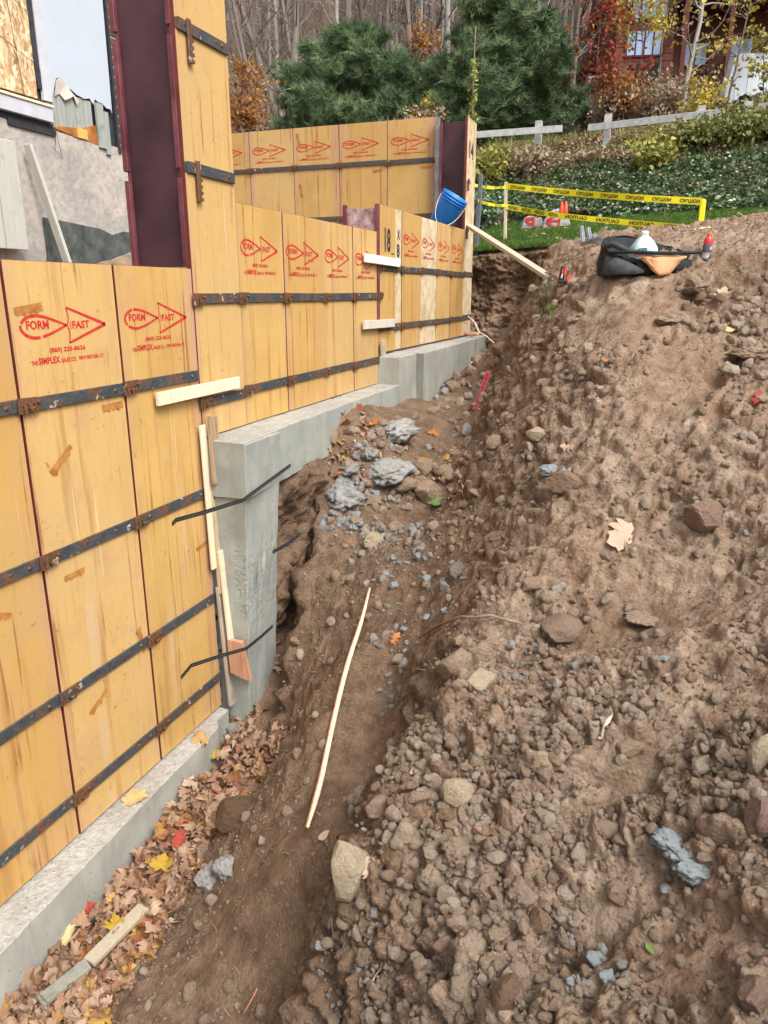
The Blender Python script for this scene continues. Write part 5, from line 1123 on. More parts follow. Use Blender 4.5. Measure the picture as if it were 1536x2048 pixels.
# ---------------------------------------------------------------- leaves
LST = [(0, (.34, .20, .13)), (.18, (.50, .34, .23)), (.34, (.24, .125, .075)), (.48, (.58, .42, .30)), (.60, (.33, .175, .10)), (.76, (.50, .34, .24)), (.88, (.30, .13, .06)), (.95, (.54, .34, .10)), (1, (.38, .13, .07))]
LEAF = mat_leaf('dry_leaf', LST, .25); 
def lmat(nm, c): return mat_leaf(nm, [(0, tuple(x * .85 for x in c)), (1, c)], .25)
LY = lmat('yellow_leaf', (.55, .36, .05)); LT = lmat('tan_leaf', (.60, .43, .31)); LR = lmat('red_leaf', (.40, .07, .05)); LG = lmat('green_leaf', (.18, .30, .09)); LO = lmat('orange_leaf', (.55, .22, .08)); LB = lmat('brown_leaf', (.38, .19, .10)); LP = lmat('pale_yellow_leaf', (.70, .60, .28))
MAP = [(0, -.02), (.12, -.11), (.28, -.16), (.29, -.05), (.45, -.01), (.53, .11), (.40, .15), (.46, .25), (.43, .37), (.29, .31), (.23, .33), (.25, .45), (.15, .47), (.09, .56), (0, .66)]
OAK = [(0, -.10), (.06, .0), (.20, .02), (.09, .10), (.10, .16), (.28, .22), (.12, .30), (.13, .36), (.26, .46), (.11, .50), (.10, .60), (0, .72)]
OVL = [(0, -.1), (.10, -.02), (.17, .12), (.18, .28), (.12, .45), (0, .60)]
def leaf_mesh(half, seed, mat, curl=.5):
    r = random.Random(seed); o = half + [(-x, z) for x, z in half[-2:0:-1]]; n = len(o); vs = []; c = (0, .2)
    for k in (0.0, .5, 1.0):
        for i, (x, y) in enumerate(o if k else [c]):
            X_, Y_ = c[0] + (x - c[0]) * k, c[1] + (y - c[1]) * k; X_ += r.uniform(-.015, .015) * k; Y_ += r.uniform(-.015, .015) * k
            vs.append((X_, Y_))
    a, b, d = r.uniform(-1, 1) * curl, r.uniform(-1, 1) * curl, r.uniform(0, 6); V = []
    for X_, Y_ in vs: V.append((X_, Y_ - .25, a * 1.6 * X_ * X_ + b * (Y_ - .2) ** 2 * 1.4 + .06 * curl * math.sin(9 * X_ + d) + .05 * curl * math.sin(11 * Y_ + d * 2) + .10 * curl * abs(X_) * (1 if seed % 2 else -1)))
    F = [(0, 1 + i, 1 + (i + 1) % n) for i in range(n)] + [(1 + i, 1 + n + i, 1 + n + (i + 1) % n, 1 + (i + 1) % n) for i in range(n)]
    m = MB(); m.add(V, F, mat, True); m.tube([(0, -.26, V[0][2]), (.02, -.45, V[0][2] + .03), (.0, -.6, V[0][2] + .05)], .009, mat, 3); return m.mesh('leaf')
LM = [leaf_mesh(MAP, i, LEAF, .6 + .32 * i) for i in range(5)] + [leaf_mesh(OAK, 7, LEAF, .8), leaf_mesh(OVL, 8, LEAF, .9), leaf_mesh(MAP, 9, LEAF, 1.6)]
def leaf(u, v, w, half, mat, label, rz=0, tx=.3, seed=1, up=.012, curl=.7, p=None):
    p = spot(u, v) if p is None else p; s = w / FPX * p.length
    e = (Matrix.Rotation(YAW, 3, 'Z') @ Matrix.Rotation(tx + .15, 3, 'X') @ Matrix.Rotation(rz, 3, 'Z')).to_euler(); return tag(mob('leaf', leaf_mesh(half, seed, mat, curl), None, p + Vector((0, 0, up)), e, s), label, 'leaf')
leaf(1242, 1092, 84, MAP, LT, 'big curled tan leaf on the bare patch of the heap', 1.9, .62, 3, .035, .5)
leaf(790, 1285, 40, OAK, LO, 'orange-brown leaf curled on the trench path', -.6, .6, 5, .02, 1.2)
leaf(1442, 600, 52, OAK, LT, 'pale oak leaf near the top right of the heap', -.5, .4, 7, .02)
leaf(1450, 662, 46, OVL, LP, 'pale yellow-green leaf below the pale oak leaf', 1.2, .2, 2)
leaf(1520, 799, 36, MAP, LR, 'bright red leaf at the right edge of the heap', .4, .3, 4, .015)
leaf(875, 1007, 46, MAP, LG, 'green leaf lying below the path stones', .8, .1, 6)
leaf(702, 943, 34, MAP, LP, 'pale yellow leaf beside the middle concrete lump', .3, .1, 8)
leaf(738, 850, 40, MAP, LO, 'orange leaf on the path above the upper concrete lump', .9, .2, 10)
leaf(864, 868, 30, MAP, LO, 'rust-red leaf right of the upper concrete lump', 2.2, .2, 11)
leaf(785, 972, 28, OAK, LR, 'dark red leaf below the middle concrete lump', 1.2, .2, 12)
leaf(712, 815, 24, MAP, LR, 'small dark red leaf against the upper footing', .2, .8, 13)
leaf(592, 1022, 32, MAP, LR, 'red leaf caught at the top of the dark slot', .5, .8, 14)
leaf(832, 1547, 40, OVL, LT, 'pinkish tan leaf at the rim of the stony slope', 2.0, .3, 15)
leaf(743, 1748, 44, MAP, LT, 'pale torn leaf beside the half-buried tan stone', .6, .9, 16, .03, 1.3)
leaf(648, 1678, 36, OVL, LT, 'pale leaf with a green tip at the lower end of the long stick', -.9, .2, 17)
leaf(1298, 1902, 34, OVL, LG, 'small dark green leaf in the gravel at the bottom', .2, .1, 18)
leaf(528, 1520, 20, MAP, LO, 'small orange leaf on the slope right of the leaf pile', .5, .3, 19)
leaf(1135, 905, 36, OAK, LT, 'curled pale leaf above the blue mortar crust', 1.5, .7, 20, .02, 1.3)
leaf(968, 1672, 52, OVL, LB, 'curled brown bark-like leaf among the clods', 1.4, .5, 21, .02, 1.4)
leaf(1214, 725, 18, MAP, LO, 'tiny orange leaf on the flank of the heap', 0, .3, 22)
leaf(268, 1596, 46, MAP, lmat('golden_leaf', (.62, .42, .18)), 'golden leaf lying alone on the lower footing', .5, .2, 23, .012, .9, on_z(268, 1596, -2.395))
leaf(398, 1480, 40, MAP, lmat('golden_brown_leaf', (.58, .36, .15)), 'golden-brown leaf on the lower footing nearer the pier', 2.2, .3, 24, .015, 1.1, on_z(398, 1480, -2.395))
PILEY = [(330, 1775, 40, LY, 'bright yellow leaf at the outer edge of the leaf pile'), (245, 1755, 40, LY, 'deep yellow leaf in the middle of the leaf pile'), (425, 1552, 38, LY, 'yellow leaf high in the leaf pile, near the small grey lump'), (30, 2025, 74, LY, 'large yellow leaf in the bottom left corner'), (365, 1728, 34, LR, 'red-orange leaf at the outer edge of the pile'), (188, 1868, 26, LR, 'small bright red leaf low in the leaf pile'), (238, 1900, 32, LY, 'yellow leaf touching the rotten board'), (140, 1925, 34, LP, 'pale yellow leaf just above the rotten board')]
nl = 0; G9 = 'dry leaves piled along the lower footing'
def pile_pt():
    y = rng.uniform(.95, 3.28); w = np.interp(y, [.9, 1.5, 2.2, 2.7, 3.3], [.44, .42, .38, .34, .38]); x = -2.14 + w * rng.beta(1.1, 1.3); t = (x + 2.14) / w; return x, y, max(0, (.17 - .13 * t)) 
sc = []
for i in range(280):
    x, y, h = pile_pt(); z = gz(x, y) + h * (.55 + .5 * rng.rand()) + .012; s = rng.uniform(.055, .105)
    o = mob('leaf', LM[rng.randint(0, 8)], None, (x, y, z), (rng.uniform(-1.15, 1.15), rng.uniform(-1.15, 1.15), rng.uniform(0, 6.28)), s * 1.12); tag(o, 'dry brown or tan leaf in the pile along the lower footing', 'leaf', G9)
P = []; 
for i in range(2200): x, y, h = pile_pt(); P.append((x, y, gz(x, y) + h * rng.rand() * .9))
tag(scatter('leaf_litter', P, rrot(len(P), 1.2), rng.uniform(.05, .10, len(P)), rng.randint(0, 8, len(P)), LM), 'deeper layer of dry leaves packed between footing and slope', kind='stuff')
for i, (u, v, w, mt, lb) in enumerate(PILEY): p = spot(u, v); leaf(u, v, w, MAP, mt, lb, i * 1.1, .35, 40 + i, .10, 1.0, p + Vector((0, 0, .05)))
# scattered leaves of the path
P = []; 
for (u0, u1, v0, v1, k) in [(600, 760, 830, 960, 60), (560, 930, 850, 1010, 50), (850, 960, 690, 740, 26), (840, 900, 740, 780, 16), (500, 560, 1290, 1345, 16), (900, 930, 900, 1010, 14), (440, 520, 1420, 1500, 26), (1050, 1090, 488, 500, 10)]:
    for _ in range(k): p = spot(rng.uniform(u0, u1), rng.uniform(v0, v1)); P.append(tuple(p + Vector((0, 0, .015))))
tag(scatter('stray_leaf_litter', P, rrot(len(P), .6), rng.uniform(.05, .11, len(P)), rng.randint(0, 8, len(P)), LM), 'stray dry leaves on the path and round the stones', kind='stuff')
# rotten board in the pile
ra, rb, rc = spot(288, 1815, lift=.10), spot(178, 1925, lift=.13), spot(80, 2005, lift=.13); t = thing('rotten_board', 'rotten moss-stained board lying along the outer edge of the leaf pile', 'board', ra)
m = MB(); m.bar((0, 0, 0), rb - ra, .062, .022, mat_wood('pale_rot_wood', (.36, .27, .14), (.58, .46, .27), .95, .6), bev=.003); m.obj('broken_upper_piece', t); m = MB(); m.bar(rb - ra + Vector((0, -.003, -.002)), rc - ra, .058, .020, mat_wood('green_grey_wood', (.16, .17, .13), (.26, .26, .21), .9, .3), bev=.003); m.obj('mossy_lower_piece', t)

# ---------------------------------------------------------------- sticks and roots
ROOT = plain('pale_root', (.40, .29, .20), .85, .15, .3, 20); BARK = plain('grey_brown_twig', (.24, .17, .125), .9, .1, .3, 25); PEEL = plain('peeled_stick', (.72, .55, .40), .8, .2, .25, 40, 0, .002); ORB = plain('orange_bark', (.42, .20, .12), .85, .2, .3, 30)
pts = [spot(u, v) + Vector((0, 0, .030)) for u, v in [(740, 1190), (724, 1240), (706, 1300), (690, 1360), (672, 1430), (657, 1500), (643, 1560), (628, 1625), (616, 1672)]]; c = pts[0]
t = thing('long_stick', 'long pale peeled stick lying down the middle of the trench path', 'stick', c); side = Vector((.006, 0, 0)); 
_A, _M, _B = pts[0], pts[4], pts[-1]; pts = []
for i in range(25):
    f = i / 24; q = _A.lerp(_B, f) + (_M - _A.lerp(_B, .5)) * (4 * f * (1 - f)); pts.append(Vector((q.x, q.y, max(gz(q.x, q.y), gz(q.x + .02, q.y), gz(q.x - .02, q.y)))))
for _ in range(8):
    zz = [p.z for p in pts]
    for i in range(1, 24): pts[i].z = max(zz[i] * .999, (zz[i - 1] + zz[i + 1]) / 2) if False else (zz[i - 1] + zz[i] + zz[i + 1]) / 3
li = max(gz(p.x, p.y) - p.z for p in pts[1:-1]) ; pts = [p + Vector((0, 0, max(0, li * .8) + .012)) for p in pts]; c = pts[0]; t.location = c
_r = lambda k, a: [a * (0.45 + .55 * min(1, 6 * f, 6 * (1 - f))) for f in np.linspace(0, 1, 25)]
sp_ = [p - c for p in pts]; sp_old = [Vector(np.mean([pts[max(0, i - 1)], pts[i], pts[min(len(pts) - 1, i + 1)]], axis=0).tolist()) - c for i in range(len(pts))]
m = MB(); m.tube(sp_, _r(0, .0115), PEEL, 7); m.obj('peeled_wood', t); m = MB(); m.tube([p - side for p in sp_], _r(0, .0095), ORB, 6); m.obj('bark_strip', t)
def twig(label, uv, r0, r1, mat, lift=.02, name='root', cat='root', arch=0):
    P = [spot(u, v) for u, v in uv]; k = len(P); P = [p + Vector((0, 0, lift + arch * math.sin(PI * i / (k - 1)))) for i, p in enumerate(P)]; c = P[0]; Q_ = []
    for i in range(k - 1):
        for f in (0, .5): Q_.append(P[i].lerp(P[i + 1], f) - c + Vector((rq.uniform(-1, 1), rq.uniform(-1, 1), rq.uniform(-1, 1))) * r0 * 1.3 * (1 if f else 0))
    Q_.append(P[-1] - c); m = MB(); m.tube(Q_, [r0 + (r1 - r0) * i / (len(Q_) - 1) for i in range(len(Q_))], mat, 5); return tag(m.obj(name, None, loc=c), label, cat)
twig('bent brown root arching out of the bank above the boulder', [(838, 1284), (870, 1270), (920, 1256), (980, 1250), (1038, 1256)], .005, .007, BARK, .02, arch=.03)
twig('thick whitish root stub on the right of the heap', [(1222, 1425), (1215, 1455), (1203, 1480), (1195, 1490)], .008, .005, plain('white_root', (.56, .47, .36), .8), .02)
twig('hair-thin root hanging below the whitish stub', [(1217, 1475), (1228, 1510), (1232, 1540)], .0016, .001, ROOT, .01)
twig('short straight twig on the gravelly slope', [(1085, 1418), (1110, 1402), (1135, 1388)], .004, .004, BARK, .012, 'twig', 'twig')
twig('small twig lying across the path by the stick', [(850, 1345), (800, 1336)], .003, .002, BARK, .01, 'twig', 'twig')
twig('thin pale root beside the large half-buried stone', [(668, 1812), (664, 1850), (668, 1890)], .003, .002, ROOT, .01)
twig('pale forked root on the near face of the heap', [(770, 1935), (750, 1960), (742, 1990)], .003, .002, ROOT, .01)
twig('reddish twig at the bottom of the trench', [(515, 1980), (500, 2010), (485, 2035)], .004, .002, ORB, .01, 'twig', 'twig')
twig('crooked grey twig along the leaf pile edge', [(380, 1640), (384, 1675), (378, 1710)], .004, .003, BARK, .03, 'twig', 'twig')
twig('two-pronged thin twig on the path near the oval stone', [(790, 1078), (770, 1100), (752, 1125)], .003, .002, BARK, .01, 'twig', 'twig')
twig('pale root stub in the slope beside the terrace', [(560, 1495), (575, 1478), (590, 1462)], .004, .003, ROOT, .02)
twig('dark iron pin standing in the leaves by the footing', [(664, 850), (657, 870), (652, 890)], .006, .005, BLK, .03, 'iron_pin', 'pin')
m = MB()
for _ in range(200):     # hair roots in the cut faces
    g = rq.choice([(480, 560, 1330, 1400), (820, 960, 1060, 1250), (620, 700, 1000, 1200), (780, 900, 1290, 1420), (780, 850, 1400, 1520), (660, 700, 1750, 1950), (560, 640, 1100, 1400), (960, 1060, 860, 960), (1050, 1120, 480, 640), (700, 900, 1900, 2040), (1400, 1500, 1350, 1500), (380, 620, 1780, 2030), (500, 660, 1560, 1750)])
    u, v = rq.uniform(g[0], g[1]), rq.uniform(g[2], g[3]); P = []; a = rq.uniform(0, 6.28); L = rq.uniform(8, 26)
    for k in range(4): P.append(spot(u, v) + Vector((0, 0, .006 + .01 * rq.random()))); u += L / 3 * math.cos(a); v += L / 3 * math.sin(a); a += rq.uniform(-.6, .6)
    if (P[0] - P[-1]).length < .35: m.tube(P, [.0014, .0013, .001, .0007], ROOT, 3)
tag(m.obj('hair_roots'), 'fine hair roots sticking out of the cut soil', kind='stuff')
# ---------------------------------------------------------------- lawn, hillside and everything growing on it
def far_mesh(name, x0, x1, y0, y1, nx, ny, mat, pw=1.0, drop=0.0):
    yy = y0 + (y1 - y0) * np.linspace(0, 1, ny) ** pw; X = np.linspace(x0, x1, nx)[None, :].repeat(ny, 0); Y = yy[:, None].repeat(nx, 1); return mob(name, grid_mesh(name, X, Y, far_z(X, Y) - drop, mat))
m_, t_, b_ = newmat('lawn_soil', .95, .1); n_ = N(t_); p_ = n_.co('World'); n_.to(n_.mix(n_.ramp(n_.noise(p_, 3, 4), [(.35, 0), (.65, 1)]), (.045, .085, .022), (.085, .13, .035)), b_); n_.bump(n_.noise(p_, 60, 3), 1, .03, b_); LAWN = m_
m_, t_, b_ = newmat('leaf_litter_ground', .95, .1); n_ = N(t_); p_ = n_.co('World'); v_ = n_.voro(p_, 9, out='Color'); s_ = n_.n('SeparateColor'); t_.links.new(v_, s_.inputs[0])
c_ = n_.ramp(s_.outputs[0], [(0, (.05, .035, .028)), (.4, (.12, .08, .06)), (.75, (.19, .13, .10)), (1, (.27, .20, .15))]); n_.to(n_.mix(n_.ramp(n_.noise(p_, .6, 4), [(.4, 0), (.65, .6)]), c_, (.12, .075, .05)), b_); n_.bump(s_.outputs[0], 1, .05, b_); LITTER = m_
tag(far_mesh('lawn', -20, 16, 9.82, 13.1, 90, 40, LAWN), 'green lawn strewn with a few yellow leaves beyond the pit', kind='structure')
tag(far_mesh('hillside', -120, 110, 12.9, 190, 130, 150, LITTER, 1.8, .01), 'wooded hillside rising behind the building site', kind='structure')
xs_ = np.linspace(2.5, 30, 60)[None, :].repeat(50, 0); ys_ = np.linspace(-8, 10.0, 50)[:, None].repeat(60, 1)
m = MB(); m.box((-120, -60, -3.4), (110, 13, -3.2), SOIL); tag(m.obj('subsoil'), 'bare soil below the whole site', kind='structure')
def blade_mesh(n, L, w, mat, spread, seed, bend=.4):
    r = random.Random(seed); m = MB()
    for _ in range(n):
        a = r.uniform(0, 6.28); x, y = r.uniform(-spread, spread), r.uniform(-spread, spread); l = L * r.uniform(.5, 1.1); b = bend * l * r.uniform(.2, 1); c, s = math.cos(a), math.sin(a); px, py = -s * w / 2, c * w / 2
        m.add([(x - px, y - py, 0), (x + px, y + py, 0), (x + c * b * .4 + px * .7, y + s * b * .4 + py * .7, l * .6), (x + c * b * .4 - px * .7, y + s * b * .4 - py * .7, l * .6), (x + c * b, y + s * b, l)], [(0, 1, 2, 3), (3, 2, 4)], mat, True)
    return m.mesh('blades')
GR = mat_leaf('grass_blade', [(0, (.045, .11, .02)), (.6, (.09, .19, .03)), (1, (.20, .27, .06))], .2)
TURF = [blade_mesh(14, .06, .006, GR, .05, i) for i in range(3)]
n = 15000; x = rng.uniform(-3.0, 6.5, n); y = rng.uniform(9.85, 12.9, n); z = far_z(x, y)
e = rng.rand(1500, 2); x2 = -2.6 + e[:, 0] * 1.5; y2 = bank_y(x2) + .02 + .45 * e[:, 1]; z2 = far_z(x2, y2)
x = np.r_[x, x2]; y = np.r_[y, y2]; z = np.r_[z, z2]; n = len(x)
tag(scatter('grass', np.stack([x, y, z], -1), rrot(n, .25), rng.uniform(.7, 1.3, n), rng.randint(0, 3, n), TURF), 'short green grass of the lawn', kind='stuff')
P = []
for (u, v) in [(rng.uniform(1070, 1110), rng.uniform(575, 640)) for _ in range(40)]: P.append(tuple(spot(u, v)))
tag(scatter('grass_clumps', P, rrot(len(P), .5), rng.uniform(.5, 1.1, len(P)), rng.randint(0, 3, len(P)), TURF), 'grass tufts hanging over the rim of the pit', kind='stuff')
YLEAF = mat_leaf('lawn_leaf', [(0, (.62, .50, .20)), (.5, (.70, .62, .35)), (1, (.45, .30, .16))], .2); LLM = [leaf_mesh(MAP, 60, YLEAF, .5), leaf_mesh(OVL, 61, YLEAF, .5)]
n = 170; x = rng.uniform(-2.6, 3.5, n); y = rng.uniform(9.9, 12.8, n); tag(scatter('fallen_leaves', np.stack([x, y, far_z(x, y) + .05], -1), rrot(n, .4), rng.uniform(.06, .12, n), rng.randint(0, 2, n), LLM), 'pale yellow leaves lying in the lawn', kind='stuff')
# ivy-like ground cover
def sprig(n, mat, half, sz, spread, seed, h=.15):
    r = random.Random(seed); m = MB(); o = half + [(-x, z) for x, z in half[-2:0:-1]]
    for _ in range(n):
        M = Matrix.Translation((r.gauss(0, spread), r.gauss(0, spread), r.uniform(0, h))) @ Euler((r.uniform(-.9, .9), r.uniform(-.9, .9), r.uniform(0, 6.28))).to_matrix().to_4x4(); s = sz * r.uniform(.6, 1.2)
        m.add([tuple(M @ Vector((x * s, y * s, abs(x) * s * .3))) for x, y in o], [tuple(range(len(o)))], mat)
    return m.mesh('sprig')
SIM = [(0, -.3), (.28, -.1), (.32, .15), (.16, .42), (0, .55)]
IVY = mat_leaf('ground_cover_leaf', [(0, (.05, .10, .04)), (.45, (.12, .20, .085)), (.75, (.25, .33, .19)), (1, (.46, .52, .40))], .1, rough=.4)
IV = [sprig(9, IVY, SIM, .10, .10, i) for i in range(4)]
n = 30000; x = rng.uniform(-4.5, 9, n); y = np.interp(x, [-2, 1, 3], [13.0, 12.3, 11.9]) + 3.0 * rng.rand(n) ** .8 + .25 * vn(x, x * 0, 4); k = rng.rand(n) < np.where(y > 14.3, .45, 1); x, y = x[k], y[k]; n = len(x)
tag(scatter('ground_cover', np.stack([x, y, far_z(x, y)], -1), rrot(n, .3), rng.uniform(.5, .95, n), rng.randint(0, 4, n), IV), 'low green ground cover on the foot of the slope', kind='stuff')
BRN = mat_leaf('bank_litter', [(0, (.10, .055, .035)), (.35, (.22, .13, .09)), (.6, (.36, .24, .17)), (.8, (.46, .33, .25)), (.93, (.42, .30, .08)), (1, (.14, .20, .05))], .15)
BR = [sprig(8, BRN, MAP[::2] if i % 2 else SIM, .11, .13, 20 + i, .12) for i in range(4)]
n = 1800; x = rng.uniform(-4.5, 8, n); y = rng.uniform(12.8, 15, n); tag(scatter('cover_leaf_litter', np.stack([x, y, far_z(x, y) + .08], -1), rrot(n, .4), rng.uniform(.35, .7, n), rng.randint(0, 4, n), BR), 'brown fallen leaves caught on the ground cover', kind='stuff')
n = 17000; x = rng.uniform(-7, 10, n); y = 14.9 + 4.4 * rng.rand(n); tag(scatter('bank_leaf_litter', np.stack([x, y, far_z(x, y)], -1), rrot(n, .3), rng.uniform(.45, .95, n), rng.randint(0, 4, n), BR), 'brown leaf litter and dead stalks on the bank', kind='stuff')
BRNF = mat_leaf('wood_litter', [(0, (.06, .038, .028)), (.5, (.15, .10, .075)), (.85, (.26, .18, .13)), (1, (.30, .15, .06))], .1); BRF = [sprig(8, BRNF, SIM, .11, .13, 30 + i, .12) for i in range(4)]
n = 16000; x = rng.uniform(-16, 14, n); y = 18.5 + 24 * rng.rand(n) ** 1.2; tag(scatter('wood_leaf_litter', np.stack([x, y, far_z(x, y)], -1), rrot(n, .3), rng.uniform(1.0, 2.0, n), rng.randint(0, 4, n), BRF), 'brown leaf litter under the bare trees', kind='stuff')
# stalky shrubs and tall grass on the bank
TW = plain('bare_twig_bark', (.17, .13, .105), .9, .1, .3, 8)
def bush(label, u, v, D, w, h, leafmat, nst, nleaf, sz, seed, name='shrub', cat='shrub', upright=.8, half=SIM, lean=0):
    b = on_d(u, v, D); b.z = float(far_z(np.array([b.x]), np.array([b.y]))[0]); r = random.Random(seed); t = thing(name, label, cat, b); m = MB(); P = []
    for i in range(nst):
        a = r.uniform(0, 6.28); l = h * r.uniform(.5, 1.05); q = Vector((r.gauss(0, w * .14), r.gauss(0, w * .14), 0)); d = Vector((math.cos(a) * (1 - upright) * 1.8 + lean, math.sin(a) * (1 - upright) * 1.8, 1)).normalized(); pts = []
        for k in range(6):
            pts.append(q.copy()); q = q + d * l / 5; d = (d + Vector((r.gauss(0, .16), r.gauss(0, .16), .0))).normalized()
            if k > 0:
                for _ in range(nleaf): P.append(q + Vector((r.gauss(0, w * .16), r.gauss(0, w * .16), r.gauss(0, l * .10))))
            if k in (2, 3, 4) and r.random() < .7: m.tube([q, q + Vector((r.gauss(0, .5), r.gauss(0, .5), .6)) * l * .25], [.004, .002], TW, 3)
        m.tube(pts, [.012 - .0018 * k for k in range(6)], TW, 4)
    m.obj('stems', t)
    if P: P = np.array(P); scatter('foliage', P, rrot(len(P), 1.2), rng.uniform(.6, 1.3, len(P)) * sz, rng.randint(0, 2, len(P)), [sprig(5, leafmat, half, .10, .07, seed, .1), sprig(4, leafmat, half, .13, .09, seed + 1, .1)], t)
    return t
OLV = mat_leaf('olive_foliage', [(0, (.10, .13, .035)), (.5, (.20, .22, .07)), (1, (.38, .34, .14))], .2); YLW = mat_leaf('yellow_foliage', [(0, (.30, .26, .05)), (.5, (.55, .42, .07)), (1, (.68, .58, .18))], .3); MRD = mat_leaf('maroon_foliage', [(0, (.16, .025, .02)), (.5, (.30, .05, .035)), (1, (.38, .12, .05))], .3)
ORF = mat_leaf('rust_foliage', [(0, (.26, .10, .03)), (.5, (.42, .18, .05)), (1, (.52, .30, .10))], .3); TNF = mat_leaf('tan_weeds', [(0, (.24, .17, .11)), (1, (.44, .34, .23))], .2); YGR = mat_leaf('yellow_green_weeds', [(0, (.20, .22, .05)), (1, (.46, .42, .12))], .2)
for a in [('olive bush of feathery stalks at the right edge above the ground cover', 1500, 330, 15.2, 1.5, .36, OLV, 60, 9, .8, 1), ('olive feathery bush left of the rightmost bush', 1400, 325, 15.3, 1.4, .30, OLV, 46, 8, .8, 2), ('low olive bush below the middle of the white fence', 1320, 320, 15.4, 1.0, .22, YGR, 26, 6, .7, 3),
          ('yellow-green weeds growing beside the corner form panel', 985, 320, 14.8, .7, .55, YGR, 22, 5, .8, 4), ('brownish weeds right of the corner weeds', 1060, 330, 15.0, .9, .35, TNF, 24, 5, .8, 5), ('yellow-green weeds in the middle of the bank', 1300, 350, 14.3, .5, .4, YGR, 14, 5, .7, 6), ('tan dead weeds under the left end of the fence', 1020, 318, 15.2, 1.1, .25, TNF, 20, 5, .9, 7), ('tan dead weeds below the white fence post', 1190, 320, 15.2, 1.2, .18, TNF, 20, 5, .8, 8),
          ('yellow-leaved sapling hiding part of the white fence rail', 1398, 262, 17.4, .5, .9, YLW, 8, 5, .7, 9), ('tall brown brush behind the fence, left of the grey sapling', 1260, 262, 19, 1.7, .9, TNF, 70, 4, .8, 10), ('tall brown brush behind the fence, right of the grey sapling', 1330, 258, 19.4, 1.5, .85, TNF, 60, 4, .8, 11), ('dark spiky leaves at the foot of the corner weeds', 965, 385, 12.9, .6, .5, IVY, 20, 3, .7, 12), ('pale bush at the right end of the fence', 1530, 262, 16.4, 1.2, .30, OLV, 40, 6, .8, 13), ('tan brush between the two dark pines', 850, 262, 19, 1.0, .9, TNF, 40, 4, .9, 14)]: bush(*a)
SCR = [blade_mesh(16, .42, .012, m_, .10, 70 + i, .5) for i, m_ in enumerate((OLV, TNF, YGR, OLV))] + [sprig(12, YGR, SIM, .05, .12, 80, .3), sprig(12, OLV, SIM, .05, .12, 81, .35)]
n = 5200; x = rng.uniform(-6, 9, n); y = 14.3 + 4.2 * rng.rand(n); k = fbm(x * .9, y * .9, 44, 3) + .25 * sst(0, 3, x) > rng.uniform(-.35, .35, n); x, y = x[k], y[k]; n = len(x)
tag(scatter('bank_scrub', np.stack([x, y, far_z(x, y)], -1), rrot(n, .3), rng.uniform(.45, 1.0, n), rng.randint(0, 6, n), SCR), 'low olive and straw-coloured scrub on the bank', kind='stuff')
# fence
FW = plain('weathered_white_fence', (.42, .42, .41), .75, .2, .25, 10, 0, .002)
fe = thing('rail_fence', 'old white post-and-rail fence with a missing rail across the bank', 'fence', on_d(1217, 262, 17.2)); c = fe.location.copy()
def fence_rail(a, b, D0, D1, w=.13): m = MB(); p, q = on_d(*a, D0) - c, on_d(*b, D1) - c; m.bar(p, q, .035, w, FW); m.obj('rail', fe)
def fence_post(u, vt, vb, D): m = MB(); p, q = on_d(u, vb, D) - c, on_d(u, vt, D) - c; p.x, p.y = q.x, q.y; m.bar(p - Vector((0, 0, .3)), q, .13, .11, FW, (0, 1, 0)); m.obj('post', fe)
fence_rail((948, 270), (1125, 257), 16.3, 16.1, .12); fence_rail((1176, 256), (1441, 225), 16.0, 15.5, .12); fence_rail((1492, 218), (1560, 210), 15.4, 15.3, .12)
fence_post(1217, 229, 292, 16.05); fence_post(1078, 242, 280, 16.3); fence_post(1404, 212, 262, 15.65); fence_post(1497, 204, 240, 15.5)

# ---------------------------------------------------------------- trees
def limb(m, p, d, L, r, rr_, seg=5, wob=.10, mat=TW, n=5, up=.02):
    pts = [p.copy()]; q = p.copy(); d = d.normalized()
    for k in range(seg): d = (d + Vector((rr_.gauss(0, wob), rr_.gauss(0, wob), rr_.gauss(0, wob) * .5 + up))).normalized(); q = q + d * L / seg; pts.append(q.copy())
    m.tube(pts, [r * (1 - .8 * k / seg) for k in range(seg + 1)], mat, n, False); return pts
TRK = []
for nm, c1, c2_ in (('grey_bark', (.15, .125, .11), (.25, .215, .19)), ('brown_bark', (.11, .085, .07), (.20, .16, .135)), ('pale_bark', (.27, .25, .225), (.40, .37, .33))):
    m_, t_, b_ = newmat(nm, .95, .1); n_ = N(t_); p_ = n_.co(scale=(1, 1, .25), rnd=True); n_.to(n_.ramp(n_.noise(p_, 9, 5, .65), [(.3, c1), (.7, c2_)]), b_); n_.bump(n_.noise(p_, 30, 3), .8, .02, b_); TRK.append(m_)
BT_ = []
for i in range(7):
    r = random.Random(300 + i); h = r.uniform(9, 14); r0 = r.uniform(.06, .16); mt = TRK[i % 3 if i % 3 != 2 or i == 2 else 0]; a = MB(); pts = limb(a, Vector((0, 0, -.5)), Vector((r.gauss(0, .06), r.gauss(0, .06), 1)), h, r0, r, 9, .05, mt, 7); tm = a.mesh('trunk'); a = MB()
    for k in range(2, 9):
        for _ in range(3):
            ang = r.uniform(0, 6.28); L = h * r.uniform(.10, .26); q = limb(a, pts[k], Vector((math.cos(ang), math.sin(ang), r.uniform(.4, 1.2))), L, r0 * .30 * (1 - k / 11), r, 4, .15, mt, 4, .08)
            for z_ in (2, 3, 4):
                for _2 in range(2): limb(a, q[z_], Vector((r.gauss(0, 1), r.gauss(0, 1), .7)), L * .35, r0 * .09, r, 2, .2, mt, 3)
    BT_.append((tm, a.mesh('branches'), h))
